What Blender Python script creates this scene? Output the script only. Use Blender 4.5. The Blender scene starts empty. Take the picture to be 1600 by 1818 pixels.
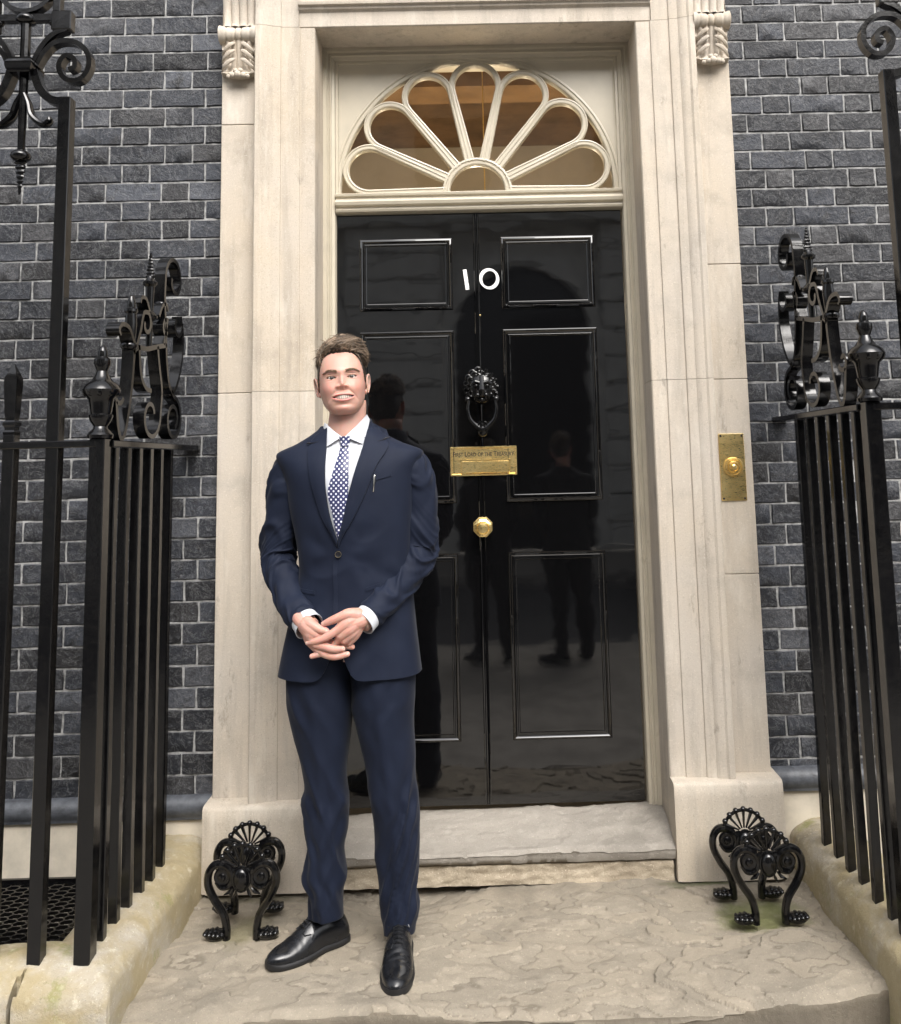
import bpy, bmesh, math, random
from mathutils import Vector, Matrix, noise
random.seed(7)
PI = math.pi
scn = bpy.context.scene
COL = scn.collection

# ------------------------------------------------------------------ camera
cam_d = bpy.data.cameras.new('camera')
cam = bpy.data.objects.new('camera', cam_d); COL.objects.link(cam); scn.camera = cam
CAM = Vector((0.0, -3.24, 1.435))
def cam_axes(yaw, pitch, roll):
    ca, sa, cb, sb, cc, sc = math.cos(yaw), math.sin(yaw), math.cos(pitch), math.sin(pitch), math.cos(roll), math.sin(roll)
    r = Vector((ca, -sa, 0)); f = Vector((sa*cb, ca*cb, sb)); d = f.cross(r)
    return cc*r + sc*d, -sc*r + cc*d, f
r_, d_, f_ = cam_axes(*[math.radians(a) for a in (0.5289, 6.792, 1.3853)])
cam.matrix_world = Matrix(((r_.x, -d_.x, -f_.x, CAM.x), (r_.y, -d_.y, -f_.y, CAM.y), (r_.z, -d_.z, -f_.z, CAM.z), (0, 0, 0, 1)))
cam_d.sensor_fit = 'HORIZONTAL'; cam_d.sensor_width = 36.0
cam_d.lens = 1521.335/1600*36
cam_d.shift_x = (800-871.46)/1600; cam_d.shift_y = (640.2-909)/1600
cam_d.clip_start = 0.05; cam_d.clip_end = 600

# ------------------------------------------------------------------ world, sun, exposure
SUN_EL, SUN_AZ = math.radians(48), math.radians(160)      # azimuth clockwise from +Y: behind the camera
w = bpy.data.worlds.new('World'); scn.world = w; w.use_nodes = True
nt = w.node_tree; bg = nt.nodes['Background']
sky = nt.nodes.new('ShaderNodeTexSky'); sky.sky_type = 'NISHITA'; sky.sun_disc = False
sky.sun_elevation = SUN_EL; sky.sun_rotation = SUN_AZ; sky.dust_density = 6.0; sky.air_density = 1.0; sky.ozone_density = 1.0
hs = nt.nodes.new('ShaderNodeHueSaturation'); hs.inputs['Saturation'].default_value = 0.30
nt.links.new(sky.outputs[0], hs.inputs['Color']); nt.links.new(hs.outputs[0], bg.inputs[0])
bg.inputs[1].default_value = 0.15
sl = bpy.data.lights.new('sun', 'SUN'); sl.energy = 1.1; sl.angle = math.radians(45); sl.color = (1.0, 0.97, 0.93)
so = bpy.data.objects.new('sun', sl); COL.objects.link(so); so.location = (0, -6, 12)
sd = Vector((math.sin(SUN_AZ)*math.cos(SUN_EL), math.cos(SUN_AZ)*math.cos(SUN_EL), math.sin(SUN_EL)))
so.rotation_euler = sd.to_track_quat('Z', 'Y').to_euler()
vs = scn.view_settings
vs.view_transform = 'Standard'; vs.look = 'None'; vs.gamma = 1.0; vs.exposure = 1.2

# ------------------------------------------------------------------ mesh helpers
class MB:
    def __init__(s): s.v = []; s.f = []; s.m = []
    def add(s, vs_, fs_, mi=0):
        o = len(s.v); s.v += [tuple(p) for p in vs_]; s.f += [tuple(i+o for i in f) for f in fs_]; s.m += [mi]*len(fs_); return s
    def box(s, x0, x1, y0, y1, z0, z1, mi=0):
        s.add([(x0,y0,z0),(x1,y0,z0),(x1,y1,z0),(x0,y1,z0),(x0,y0,z1),(x1,y0,z1),(x1,y1,z1),(x0,y1,z1)],
              [(0,3,2,1),(4,5,6,7),(0,1,5,4),(1,2,6,5),(2,3,7,6),(3,0,4,7)], mi); return s
    def cbox(s, x0, x1, y0, y1, z0, z1, b=.004, mi=0):
        # chamfered box
        V = []
        for sx in (0,1):
            for sy in (0,1):
                for sz in (0,1):
                    X = (x0,x1)[sx]; Y_ = (y0,y1)[sy]; Z_ = (z0,z1)[sz]
                    dx = b*(1-2*sx); dy = b*(1-2*sy); dz = b*(1-2*sz)
                    V += [(X, Y_+dy, Z_+dz), (X+dx, Y_, Z_+dz), (X+dx, Y_+dy, Z_)]
        def i(sx, sy, sz, a): return (sx*4+sy*2+sz)*3+a
        F = []
        F += [tuple(i(0,a,b_,0) for a,b_ in ((0,0),(0,1),(1,1),(1,0))), tuple(i(1,a,b_,0) for a,b_ in ((0,0),(1,0),(1,1),(0,1)))]
        F += [tuple(i(a,0,b_,1) for a,b_ in ((0,0),(1,0),(1,1),(0,1))), tuple(i(a,1,b_,1) for a,b_ in ((0,0),(0,1),(1,1),(1,0)))]
        F += [tuple(i(a,b_,0,2) for a,b_ in ((0,0),(0,1),(1,1),(1,0))), tuple(i(a,b_,1,2) for a,b_ in ((0,0),(1,0),(1,1),(0,1)))]
        for p in (0,1):
            for q in (0,1):
                F += [(i(p,q,0,0), i(p,q,1,0), i(p,q,1,1), i(p,q,0,1)), (i(p,0,q,0), i(p,1,q,0), i(p,1,q,2), i(p,0,q,2)), (i(0,p,q,1), i(1,p,q,1), i(1,p,q,2), i(0,p,q,2))]
        for sx in (0,1):
            for sy in (0,1):
                for sz in (0,1): F.append((i(sx,sy,sz,0), i(sx,sy,sz,1), i(sx,sy,sz,2)))
        return s.add(V, F, mi)
    def loft(s, rings, cap0=True, cap1=True, closed=False, mi=0):
        n = len(rings[0]); V = [p for r in rings for p in r]; F = []; m = len(rings)
        for a in range(m if closed else m-1):
            b = (a+1) % m
            for k in range(n):
                k2 = (k+1) % n; F.append((a*n+k, a*n+k2, b*n+k2, b*n+k))
        if not closed:
            if cap0: F.append(tuple(range(n-1,-1,-1)))
            if cap1: F.append(tuple((m-1)*n+k for k in range(n)))
        return s.add(V, F, mi)
    def grid(s, P, mi=0):
        nu = len(P); nv = len(P[0]); V = [p for r in P for p in r]; F = []
        for a in range(nu-1):
            for b in range(nv-1): F.append((a*nv+b, a*nv+b+1, (a+1)*nv+b+1, (a+1)*nv+b))
        return s.add(V, F, mi)
    def tube(s, pts, rad, n=10, up=None, flat=1.0, cap=True, closed=False, mi=0, twist=0.0):
        pts = [Vector(p) for p in pts]; m = len(pts)
        if not hasattr(rad, '__len__'): rad = [rad]*m
        rings = []; N = None
        for i, p in enumerate(pts):
            if closed: t = pts[(i+1) % m]-pts[i-1]
            else: t = pts[min(i+1, m-1)]-pts[max(i-1, 0)]
            t.normalize()
            if N is None:
                u = Vector(up) if up else (Vector((0,0,1)) if abs(t.z) < .9 else Vector((1,0,0)))
                N = (u-t*u.dot(t)).normalized()
            else:
                N = (N-t*N.dot(t)); N.normalize()
            B = t.cross(N); ring = []
            for k in range(n):
                a = 2*PI*k/n + twist*i
                ring.append(p + N*math.cos(a)*rad[i] + B*math.sin(a)*rad[i]*flat)
            rings.append(ring)
        return s.loft(rings, cap, cap, closed, mi)
    def sweep(s, pts, axis, prof, closed=False, mi=0, scale=None):
        # profile points (n, a): n along in-plane normal (tangent x axis), a along axis
        pts = [Vector(p) for p in pts]; ax = Vector(axis).normalized(); m = len(pts); rings = []
        for i, p in enumerate(pts):
            if closed: t0 = (p-pts[i-1]); t1 = (pts[(i+1) % m]-p)
            else:
                t0 = p-pts[i-1] if i else pts[1]-p; t1 = pts[i+1]-p if i < m-1 else p-pts[i-1]
            t0.normalize(); t1.normalize(); n0 = t0.cross(ax).normalized(); n1 = t1.cross(ax).normalized()
            nn = n0+n1
            if nn.length < 1e-6: nn = n0.copy()
            nn.normalize(); k = 1/max(.4, nn.dot(n0)); sc = scale[i] if scale else 1
            rings.append([p+nn*(a*k*sc)+ax*b for a, b in prof])
        return s.loft(rings, not closed, not closed, closed, mi)
    def lathe(s, prof, n=20, M=None, mi=0, ribs=0, ribamp=0.0):
        M = M or Matrix(); rings = []
        for r, z in prof:
            ring = []
            for k in range(n):
                a = 2*PI*k/n; rr = r*(1+ribamp*math.cos(ribs*a)) if ribs else r
                ring.append(M @ Vector((rr*math.cos(a), rr*math.sin(a), z)))
            rings.append(ring)
        return s.loft(rings, mi=mi)
    def prism(s, poly, fn0, fn1, mi=0):
        n = len(poly); V = [fn0(*p) for p in poly]+[fn1(*p) for p in poly]
        F = [tuple(range(n)), tuple(range(2*n-1, n-1, -1))]+[(k, n+k, n+(k+1) % n, (k+1) % n) for k in range(n)]
        return s.add(V, F, mi)
    def ball(s, c, r, n=12, m=8, sc=(1,1,1), mi=0):
        c = Vector(c); rings = []
        for j in range(m+1):
            t = PI*(j+.0001)/(m+.0002); rings.append([c+Vector((r*sc[0]*math.sin(t)*math.cos(2*PI*k/n), r*sc[1]*math.sin(t)*math.sin(2*PI*k/n), -r*sc[2]*math.cos(t))) for k in range(n)])
        return s.loft(rings, mi=mi)
    def mesh(s, name, smooth=True):
        me = bpy.data.meshes.new(name); me.from_pydata(s.v, [], s.f); me.update()
        bm = bmesh.new(); bm.from_mesh(me); bmesh.ops.recalc_face_normals(bm, faces=bm.faces); bm.to_mesh(me); bm.free()
        if smooth:
            me.shade_smooth()
        return me
    def build(s, name, mat, parent=None, smooth=True, auto=35):
        me = s.mesh(name, False)
        if len(s.m) == len(me.polygons): me.polygons.foreach_set('material_index', s.m)
        for mm in (mat if isinstance(mat, (list, tuple)) else [mat]): me.materials.append(mm)
        if smooth: smooth_by_angle(me, auto)
        return link(name, me, parent)
def smooth_by_angle(me, deg):
    me.shade_smooth()
    if deg >= 180: return
    bm = bmesh.new(); bm.from_mesh(me); lim = math.radians(deg)
    for e in bm.edges:
        if len(e.link_faces) == 2 and e.calc_face_angle(0) > lim: e.smooth = False
    bm.to_mesh(me); bm.free()
def link(name, me, parent=None):
    o = bpy.data.objects.new(name, me); COL.objects.link(o)
    if parent is not None: o.parent = parent
    return o
def thing(name, label, cat, loc=(0,0,0), group=None):
    o = bpy.data.objects.new(name, None); COL.objects.link(o); o.location = loc; o.empty_display_size = .1
    return tag(o, label, cat, group)
def tag(o, label=None, cat=None, group=None, kind=None):
    if label: o['label'] = label
    if cat: o['category'] = cat
    if group: o['group'] = group
    if kind: o['kind'] = kind
    return o
def clamp(x, a=0., b=1.): return max(a, min(b, x))
def sstep(a, b, x):
    t = clamp((x-a)/(b-a)); return t*t*(3-2*t)
def lerp(a, b, t): return a+(b-a)*t
def interp(tab, x):
    if x <= tab[0][0]: return tab[0][1]
    for (x0, y0), (x1, y1) in zip(tab, tab[1:]):
        if x <= x1: return y0+(y1-y0)*(x-x0)/(x1-x0)
    return tab[-1][1]
def sinterp(tab, x):
    # monotone smooth (Catmull-Rom) interpolation of a scalar table
    n = len(tab)
    if x <= tab[0][0]: return tab[0][1]
    if x >= tab[-1][0]: return tab[-1][1]
    for i in range(n-1):
        if x <= tab[i+1][0]: break
    x0, y0 = tab[i]; x1, y1 = tab[i+1]; h = x1-x0; t = (x-x0)/h
    def sl(j):
        if j <= 0: return (tab[1][1]-tab[0][1])/(tab[1][0]-tab[0][0])
        if j >= n-1: return (tab[-1][1]-tab[-2][1])/(tab[-1][0]-tab[-2][0])
        return (tab[j+1][1]-tab[j-1][1])/(tab[j+1][0]-tab[j-1][0])
    m0, m1 = sl(i)*h, sl(i+1)*h
    return (2*t**3-3*t*t+1)*y0+(t**3-2*t*t+t)*m0+(-2*t**3+3*t*t)*y1+(t**3-t*t)*m1
def spline(ctrl, n):
    # Catmull-Rom through control tuples, n samples per span
    P = [Vector(c) if not isinstance(c, Vector) else c for c in ctrl]; out = []
    for i in range(len(P)-1):
        p0 = P[i-1] if i else P[0]*2-P[1]; p1 = P[i]; p2 = P[i+1]; p3 = P[i+2] if i+2 < len(P) else P[-1]*2-P[-2]
        for k in range(n):
            t = k/n; out.append(.5*((2*p1)+(p2-p0)*t+(2*p0-5*p1+4*p2-p3)*t*t+(3*p1-p0-3*p2+p3)*t**3))
    out.append(P[-1]); return out

# ------------------------------------------------------------------ materials
class NT:
    def __init__(s, name):
        s.m = bpy.data.materials.new(name); s.m.use_nodes = True; s.t = s.m.node_tree
        s.b = s.t.nodes['Principled BSDF']; s.pos = None
    def n(s, typ, **kw):
        nd = s.t.nodes.new(typ)
        for k, v in kw.items(): setattr(nd, k, v)
        return nd
    def l(s, a, b): s.t.links.new(a, b)
    def coords(s, kind='pos'):
        if kind == 'pos':
            if not s.pos: s.pos = s.n('ShaderNodeNewGeometry').outputs['Position']
            return s.pos
        return s.n('ShaderNodeTexCoord').outputs[kind]
    def mapped(s, scale=(1,1,1), loc=(0,0,0), rot=(0,0,0), co=None):
        mp = s.n('ShaderNodeMapping'); s.l(co or s.coords(), mp.inputs[0])
        mp.inputs['Scale'].default_value = scale; mp.inputs['Location'].default_value = loc; mp.inputs['Rotation'].default_value = rot
        return mp.outputs[0]
    def noise(s, scale, detail=4, rough=.55, co=None, dist=0.0):
        nd = s.n('ShaderNodeTexNoise'); s.l(co or s.coords(), nd.inputs['Vector'])
        nd.inputs['Scale'].default_value = scale; nd.inputs['Detail'].default_value = detail; nd.inputs['Roughness'].default_value = rough; nd.inputs['Distortion'].default_value = dist
        return nd.outputs[0]
    def voro(s, scale, co=None, feature='F1', rand=1.0):
        nd = s.n('ShaderNodeTexVoronoi', feature=feature); s.l(co or s.coords(), nd.inputs['Vector']); nd.inputs['Scale'].default_value = scale; nd.inputs['Randomness'].default_value = rand
        return nd.outputs[0]
    def ramp(s, fac, stops):
        r = s.n('ShaderNodeValToRGB'); s.l(fac, r.inputs[0]); el = r.color_ramp.elements
        while len(el) < len(stops): el.new(.5)
        for e, (p, c) in zip(el, stops):
            e.position = p; e.color = (c, c, c, 1) if not hasattr(c, '__len__') else (*c, 1)
        return r.outputs[0]
    def mix(s, a, b, fac, mode='MIX'):
        m = s.n('ShaderNodeMix', data_type='RGBA', blend_type=mode)
        for sock, v in ((m.inputs[0], fac), (m.inputs[6], a), (m.inputs[7], b)):
            if hasattr(v, 'links') or hasattr(v, 'is_linked'): s.l(v, sock)
            elif hasattr(v, '__len__'): sock.default_value = (*v, 1)
            else: sock.default_value = v
        return m.outputs[2]
    def math(s, op, a, b=0.0, c=0.0):
        m = s.n('ShaderNodeMath', operation=op)
        for i, v in enumerate((a, b, c)):
            if hasattr(v, 'is_linked'): s.l(v, m.inputs[i])
            else: m.inputs[i].default_value = v
        return m.outputs[0]
    def bump(s, h, strength=.3, dist=.002, prev=None):
        b = s.n('ShaderNodeBump'); s.l(h, b.inputs['Height']); b.inputs['Strength'].default_value = strength; b.inputs['Distance'].default_value = dist
        if prev: s.l(prev, b.inputs['Normal'])
        return b.outputs[0]
    def set(s, color=None, rough=None, metal=None, normal=None, **kw):
        for k, v in (('Base Color', color), ('Roughness', rough), ('Metallic', metal), ('Normal', normal)):
            if v is None: continue
            if hasattr(v, 'is_linked'): s.l(v, s.b.inputs[k])
            elif hasattr(v, '__len__'): s.b.inputs[k].default_value = (*v, 1)
            else: s.b.inputs[k].default_value = v
        for k, v in kw.items(): s.b.inputs[k.replace('_', ' ')].default_value = v
        return s.m
def split_xyz(T):
    sx = T.n('ShaderNodeSeparateXYZ'); T.l(T.coords(), sx.inputs[0]); return sx.outputs

def m_stone(name, base=(.485,.432,.368), dark=(.305,.268,.222), warm=(.50,.43,.34), grit=1.0):
    T = NT(name)
    rnd = T.n('ShaderNodeObjectInfo').outputs['Random']
    big = T.noise(2.2, 5, .6); streak = T.noise(3.0, 5, .6, T.mapped((7,7,.55))); fine = T.noise(260, 3, .7); mid = T.noise(34, 4, .6)
    c = T.mix(base, warm, T.ramp(big, [(.38,0),(.66,1)]))
    c = T.mix(c, dark, T.ramp(streak, [(.50,0),(.76,.75)]))
    c = T.mix(c, dark, T.ramp(T.noise(5.5, 6, .66), [(.52,0),(.75,.65)]))
    c = T.mix(c, (.25,.22,.18), T.ramp(fine, [(.56,0),(.70,.62*grit)]))
    c = T.mix(c, (.66,.61,.52), T.ramp(T.noise(190, 2, .6), [(.60,0),(.75,.55*grit)]))
    c = T.mix(c, (.62,.57,.49), T.ramp(T.noise(4.2, 5, .7, T.mapped((3,3,.8), (4,1,7))), [(.55,0),(.72,.6)]))
    c = T.mix(c, (.9,.9,.9), T.math('MULTIPLY', rnd, .07))
    g = T.ramp(T.noise(11, 6, .75, T.mapped((1,1,.35))), [(.60,0),(.68,.5)]); c = T.mix(c, (.20,.175,.145), g)
    pit = T.ramp(T.voro(38), [(.02,0),(.07,1)]); pitmask = T.ramp(mid, [(.60,1),(.64,0)])
    h = T.math('ADD', T.math('MULTIPLY', fine, .5), T.math('MULTIPLY', mid, .6))
    nb = T.bump(h, .38*grit, .0025)
    nb = T.bump(T.math('MAXIMUM', pit, pitmask), .5, .002, nb)
    return T.set(c, .88, 0, nb, Specular_IOR_Level=.25)

def m_brick():
    T = NT('black stock brick')
    rnd = T.n('ShaderNodeObjectInfo').outputs['Random']
    off = T.n('ShaderNodeVectorMath', operation='ADD'); T.l(T.coords(), off.inputs[0])
    comb = T.n('ShaderNodeCombineXYZ'); T.l(T.math('MULTIPLY', rnd, 37.0), comb.inputs[2]); T.l(comb.outputs[0], off.inputs[1])
    co = off.outputs[0]
    a = T.noise(16, 6, .62, co, .6); b = T.noise(60, 5, .62, co, .3); cft = T.noise(300, 2, .6, co)
    base = T.ramp(rnd, [(0,(.004,.0043,.006)),(.2,(.009,.0104,.0145)),(.42,(.018,.0205,.027)),(.62,(.029,.033,.043)),(.78,(.010,.0098,.011)),(.9,(.037,.037,.040)),(1,(.062,.068,.082))])
    c = T.mix(base, (.012,.012,.014), T.ramp(a, [(.52,0),(.66,.9)]))
    c = T.mix(c, (.17,.177,.195), T.ramp(b, [(.56,0),(.76,.45)]))
    c = T.mix(c, (.011,.010,.010), T.ramp(T.noise(26, 4, .6, co), [(.62,0),(.69,.7)]))
    c = T.mix(c, (.27,.27,.27), T.ramp(T.noise(9, 8, .72, co, 2.5), [(.48,0),(.5,.34),(.515,0)]))
    c = T.mix(c, (.24,.24,.24), T.ramp(cft, [(.66,0),(.76,.42)]))
    h = T.math('ADD', T.math('MULTIPLY', a, 1.6), T.math('ADD', T.math('MULTIPLY', b, .8), T.math('MULTIPLY', cft, .22)))
    nb = T.bump(h, .85, .006)
    return T.set(c, T.ramp(b, [(.3,.46),(.7,.78)]), 0, nb, Specular_IOR_Level=.45)

def m_simple(name, col, rough=.5, metal=0, noise_amt=.12, scale=30, bump=.1, bdist=.001, var=None, **kw):
    T = NT(name); nz = T.noise(scale, 4, .6)
    c = T.mix(col, var if var else tuple(x*(1-noise_amt*2) for x in col), T.ramp(nz, [(.4,0),(.75,1)]))
    return T.set(c, T.ramp(nz, [(.3,rough*.85),(.7,min(1,rough*1.15))]), metal, T.bump(T.noise(scale*5, 3, .6), bump, bdist) if bump else None, **kw)

def m_iron():
    T = NT('black gloss iron paint')
    nz = T.noise(55, 4, .6)
    c = T.mix((.0030,.0030,.0034), (.0065,.0062,.0060), T.ramp(nz, [(.45,0),(.75,1)]))
    return T.set(c, T.ramp(T.noise(18, 4, .6), [(.3,.07),(.7,.19)]), 0, T.bump(nz, .22, .0012), Specular_IOR_Level=.5)

def m_slab(name, base, dark, light, moss=0.0, mossfn=None, speckle=1.0):
    T = NT(name)
    big = T.noise(3.1, 6, .62, None, .4); mid = T.noise(22, 5, .62); fine = T.noise(240, 3, .65)
    c = T.mix(base, dark, T.ramp(big, [(.50,0),(.72,.85)]))
    c = T.mix(c, light, T.ramp(mid, [(.54,0),(.78,.7)]))
    c = T.mix(c, tuple(x*.35 for x in dark), T.ramp(fine, [(.61,0),(.73,.55*speckle)]))
    c = T.mix(c, tuple(min(1,x*1.35) for x in light), T.ramp(T.noise(170, 2, .6), [(.62,0),(.76,.6*speckle)]))
    if mossfn: c = mossfn(T, c)
    h = T.math('ADD', T.math('MULTIPLY', mid, 1.0), T.math('MULTIPLY', fine, .45))
    return T.set(c, .86, 0, T.bump(T.noise(75, 4, .7), .55, .005, T.bump(h, .6, .0045)), Specular_IOR_Level=.3)
# ------------------------------------------------------------------ material instances
STONE = m_stone('portland stone')
STONE_P = m_stone('portland stone pedestal', (.47,.415,.345), (.34,.30,.25), (.50,.43,.335), 1.25)
BRICK = m_brick()
MORTAR = m_simple('pale tuck pointing', (.34,.34,.335), .9, 0, .34, 45, .4, .002)
SLATE = m_simple('blue black plinth brick', (.085,.092,.105), .45, 0, .25, 26, .45, .003, var=(.03,.031,.036))
STUCCO = m_simple('cream stucco', (.60,.54,.44), .85, 0, .10, 12, .3, .0015, var=(.44,.40,.33))
IRON = m_iron()
CREAM = m_simple('cream gloss paint', (.50,.45,.355), .32, 0, .06, 9, .06, .0006)
WHITE = m_simple('white enamel', (.82,.82,.80), .35, 0, .03, 40, 0)
def m_door():
    T = NT('black gloss door paint')
    wav = T.noise(3.2, 2, .5, T.mapped((1,1,1.9)))
    fin = T.noise(420, 2, .5)
    nb = T.bump(wav, .085, .02); nb = T.bump(fin, .01, .0003, nb)
    return T.set((.0028,.0028,.0031), .03, 0, nb, Specular_IOR_Level=.5, Coat_Weight=1.0, Coat_Roughness=.03)
DOORP = m_door()
def m_brass():
    T = NT('polished brass'); nz = T.noise(9, 4, .6); fin = T.noise(80, 3, .5, T.mapped((1,1,8)))
    c = T.mix((1.0,.78,.36), (.86,.62,.24), T.ramp(nz, [(.4,0),(.75,1)]))
    return T.set(c, T.ramp(fin, [(.3,.24),(.7,.40)]), 1.0, T.bump(nz, .30, .010))
BRASS = m_brass()
ENGRAVE = m_simple('engraved black wax', (.035,.022,.01), .6, 0, .1, 60, 0)
def m_glass():
    T = NT('old crown glass')
    T.set((.93,.95,.93), .02, 0, T.bump(T.noise(7, 2, .5), .06, .01), Transmission_Weight=1.0, IOR=1.45)
    return T.m
GLASS = m_glass()
def moss_landing(T, c):
    X = split_xyz(T)
    def blob(cx, cy, rx, ry):
        dx = T.math('DIVIDE', T.math('SUBTRACT', X[0], cx), rx); dy = T.math('DIVIDE', T.math('SUBTRACT', X[1], cy), ry)
        d = T.math('ADD', T.math('MULTIPLY', dx, dx), T.math('MULTIPLY', dy, dy))
        return T.math('ADD', d, T.math('MULTIPLY', T.noise(14, 5, .65), 2.2))
    for cx, cy, rx, ry, col, amt in ((.84,-.34,.17,.12,(.10,.115,.028),.75), (-.80,-.35,.10,.13,(.13,.12,.05),.55), (.72,-.13,.16,.028,(.05,.062,.016),.9), (-.80,-.14,.2,.03,(.07,.065,.03),.6)):
        c = T.mix(c, col, T.ramp(T.math('MULTIPLY', blob(cx, cy, rx, ry), .4), [(.52,amt),(.86,0)]))
    # darker towards the back, with a noisy border
    e = T.math('ADD', T.math('MULTIPLY', X[1], 1.6), T.math('MULTIPLY', T.noise(5, 5, .62), 1.1))
    c = T.mix(c, (.13,.115,.092), T.ramp(e, [(.22,0),(.52,.6)]))
    c = T.mix(c, (.12,.105,.085), T.ramp(T.noise(2.1, 6, .68, None, .8), [(.56,0),(.70,.5)]))
    return c
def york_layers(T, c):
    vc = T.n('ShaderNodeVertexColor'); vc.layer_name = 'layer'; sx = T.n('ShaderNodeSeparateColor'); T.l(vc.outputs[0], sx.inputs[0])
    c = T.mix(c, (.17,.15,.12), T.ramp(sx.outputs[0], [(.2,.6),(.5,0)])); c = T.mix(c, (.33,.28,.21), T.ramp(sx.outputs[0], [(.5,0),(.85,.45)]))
    c = T.mix(c, (.085,.07,.052), T.math('MULTIPLY', sx.outputs[1], .6))  # green channel: shade painted along the ledges; front face darker too
    return moss_landing(T, c)
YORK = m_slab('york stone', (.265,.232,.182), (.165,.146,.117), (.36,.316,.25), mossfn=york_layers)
def moss_coping(T, c):
    n1 = T.ramp(T.noise(5.0, 6, .66, None, .5), [(.34,0),(.55,1)])
    c = T.mix(c, (.29,.225,.09), T.math('MULTIPLY', n1, .60))
    c = T.mix(c, (.17,.185,.035), T.ramp(T.noise(7.5, 6, .7), [(.58,0),(.70,.75)]))
    c = T.mix(c, (.66,.60,.48), T.ramp(T.noise(30, 5, .65), [(.58,0),(.74,.55)]))
    c = T.mix(c, (.12,.10,.07), T.ramp(T.noise(60, 4, .7), [(.62,0),(.75,.6)]))
    return c
COPING = m_slab('mossy coping stone', (.37,.335,.275), (.19,.168,.13), (.53,.49,.41), mossfn=moss_coping)
ASPH = m_simple('asphalt', (.055,.055,.056), .85, 0, .2, 40, .4, .003)
PAVE = m_simple('pavement stone', (.27,.25,.22), .85, 0, .15, 6, .3, .002)
OPPST = m_simple('pale ashlar', (.74,.72,.67), .85, 0, .12, 3, .2, .003)
DARKGL = m_simple('dark window glass', (.006,.007,.008), .08, 0, 0, 3, 0)

def fbm(x, y, z=0., o=4):
    v = 0; a = .5; f = 1
    for _ in range(o): v += a*noise.noise((x*f, y*f, z*f)); a *= .5; f *= 2.03
    return v

# ------------------------------------------------------------------ ground, pavement, road
tag(MB().box(-220, 220, -220, 60, -.6, -.31).build('ground', PAVE, smooth=False), kind='structure')
tag(MB().box(-60, 60, -9.0, -4.3, -.305, -.29).build('road', ASPH, smooth=False), kind='structure')
tag(MB().box(-60, 60, -4.3, .3, -.306, -.17).build('pavement', PAVE, smooth=False), kind='structure')
tag(MB().box(-60, 60, -11.95, -9.0, -.306, -.17).build('pavement', PAVE, smooth=False), kind='structure')

# height-field stone block with skirts
def hblock(name, mat, xs, ys, zf, zb, pred=None, parent=None):
    bm = bmesh.new(); g = {}
    for i, x in enumerate(xs):
        for j, y in enumerate(ys): g[i, j] = bm.verts.new((x, y, zf(x, y)))
    for i in range(len(xs)-1):
        for j in range(len(ys)-1):
            if pred is None or pred((xs[i]+xs[i+1])/2, (ys[j]+ys[j+1])/2): bm.faces.new((g[i,j], g[i+1,j], g[i+1,j+1], g[i,j+1]))
    for v in [v for v in bm.verts if not v.link_faces]: bm.verts.remove(v)
    be = [e for e in bm.edges if len(e.link_faces) == 1]
    prev = be
    r = bmesh.ops.extrude_edge_only(bm, edges=be)
    nv = [q for q in r['geom'] if isinstance(q, bmesh.types.BMVert)]
    for v in nv: v.co.z = zb
    bmesh.ops.recalc_face_normals(bm, faces=bm.faces)
    me = bpy.data.meshes.new(name); bm.to_mesh(me); bm.free(); me.materials.append(mat); smooth_by_angle(me, 50)
    return link(name, me, parent)
def frange(a, b, st):
    n = max(1, round((b-a)/st)); return [a+(b-a)*k/n for k in range(n+1)]

# ------------------------------------------------------------------ landing slab (riven york stone)
def _lay(x, y, seed, K):
    wx = x+.10*noise.noise((x*2.1, y*2.1, seed+4)); wy = y+.10*noise.noise((x*2.1+7, y*2.1, seed+4))
    n = fbm(wx*1.15+seed, wy*2.3, seed, 5)*.9+.24*fbm(wx*4+3, wy*6+seed, 1.3, 3)+.05*fbm(x*22, y*30, seed, 2)
    t = (n+.9)*K; i = math.floor(t); f = t-i
    keep = sstep(-.28, .08, noise.noise((x*2.6+i*1.7, y*3.4, seed+i*.9)))
    return n, i, f, keep
def riven(x, y, seed=0., K=7., amp=.030):
    n, i, f, keep = _lay(x, y, seed, K)
    ter = (i+sstep(0, .07, f)*.88+.12*f)/K; smo = (n+.9)
    return amp*(lerp(smo, ter, keep)-.9)+.0022*fbm(x*24, y*24, seed, 4)
def land_z(x, y):
    fy = -.797+.010*fbm(x*2.3, 3.1)+.045*sstep(.75, 1.06, x)*.9
    z = .001+riven(x, y)
    d = y-fy
    z -= .016*(1-sstep(0, .035, d))**2
    return min(z, .0045)
def land_clip(y, x): return y
xsL = frange(-1.02, 1.08, .0038)
ysL = frange(0, 1, .0062)
bm = bmesh.new(); g = {}
rows = [-.05, -.02, -.006]+frange(0, .80, .0062)
landing = None
mbL = MB(); P = []; ltone = []
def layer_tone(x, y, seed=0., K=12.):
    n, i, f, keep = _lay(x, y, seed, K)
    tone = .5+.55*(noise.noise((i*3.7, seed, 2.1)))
    ledge_shade = keep*(sstep(.80, .985, f)*.8+.05*(1-sstep(0, .06, f)))  # relief shade painted on the low side of each ledge
    return lerp(.5, tone, .35+.65*keep), ledge_shade
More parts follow.
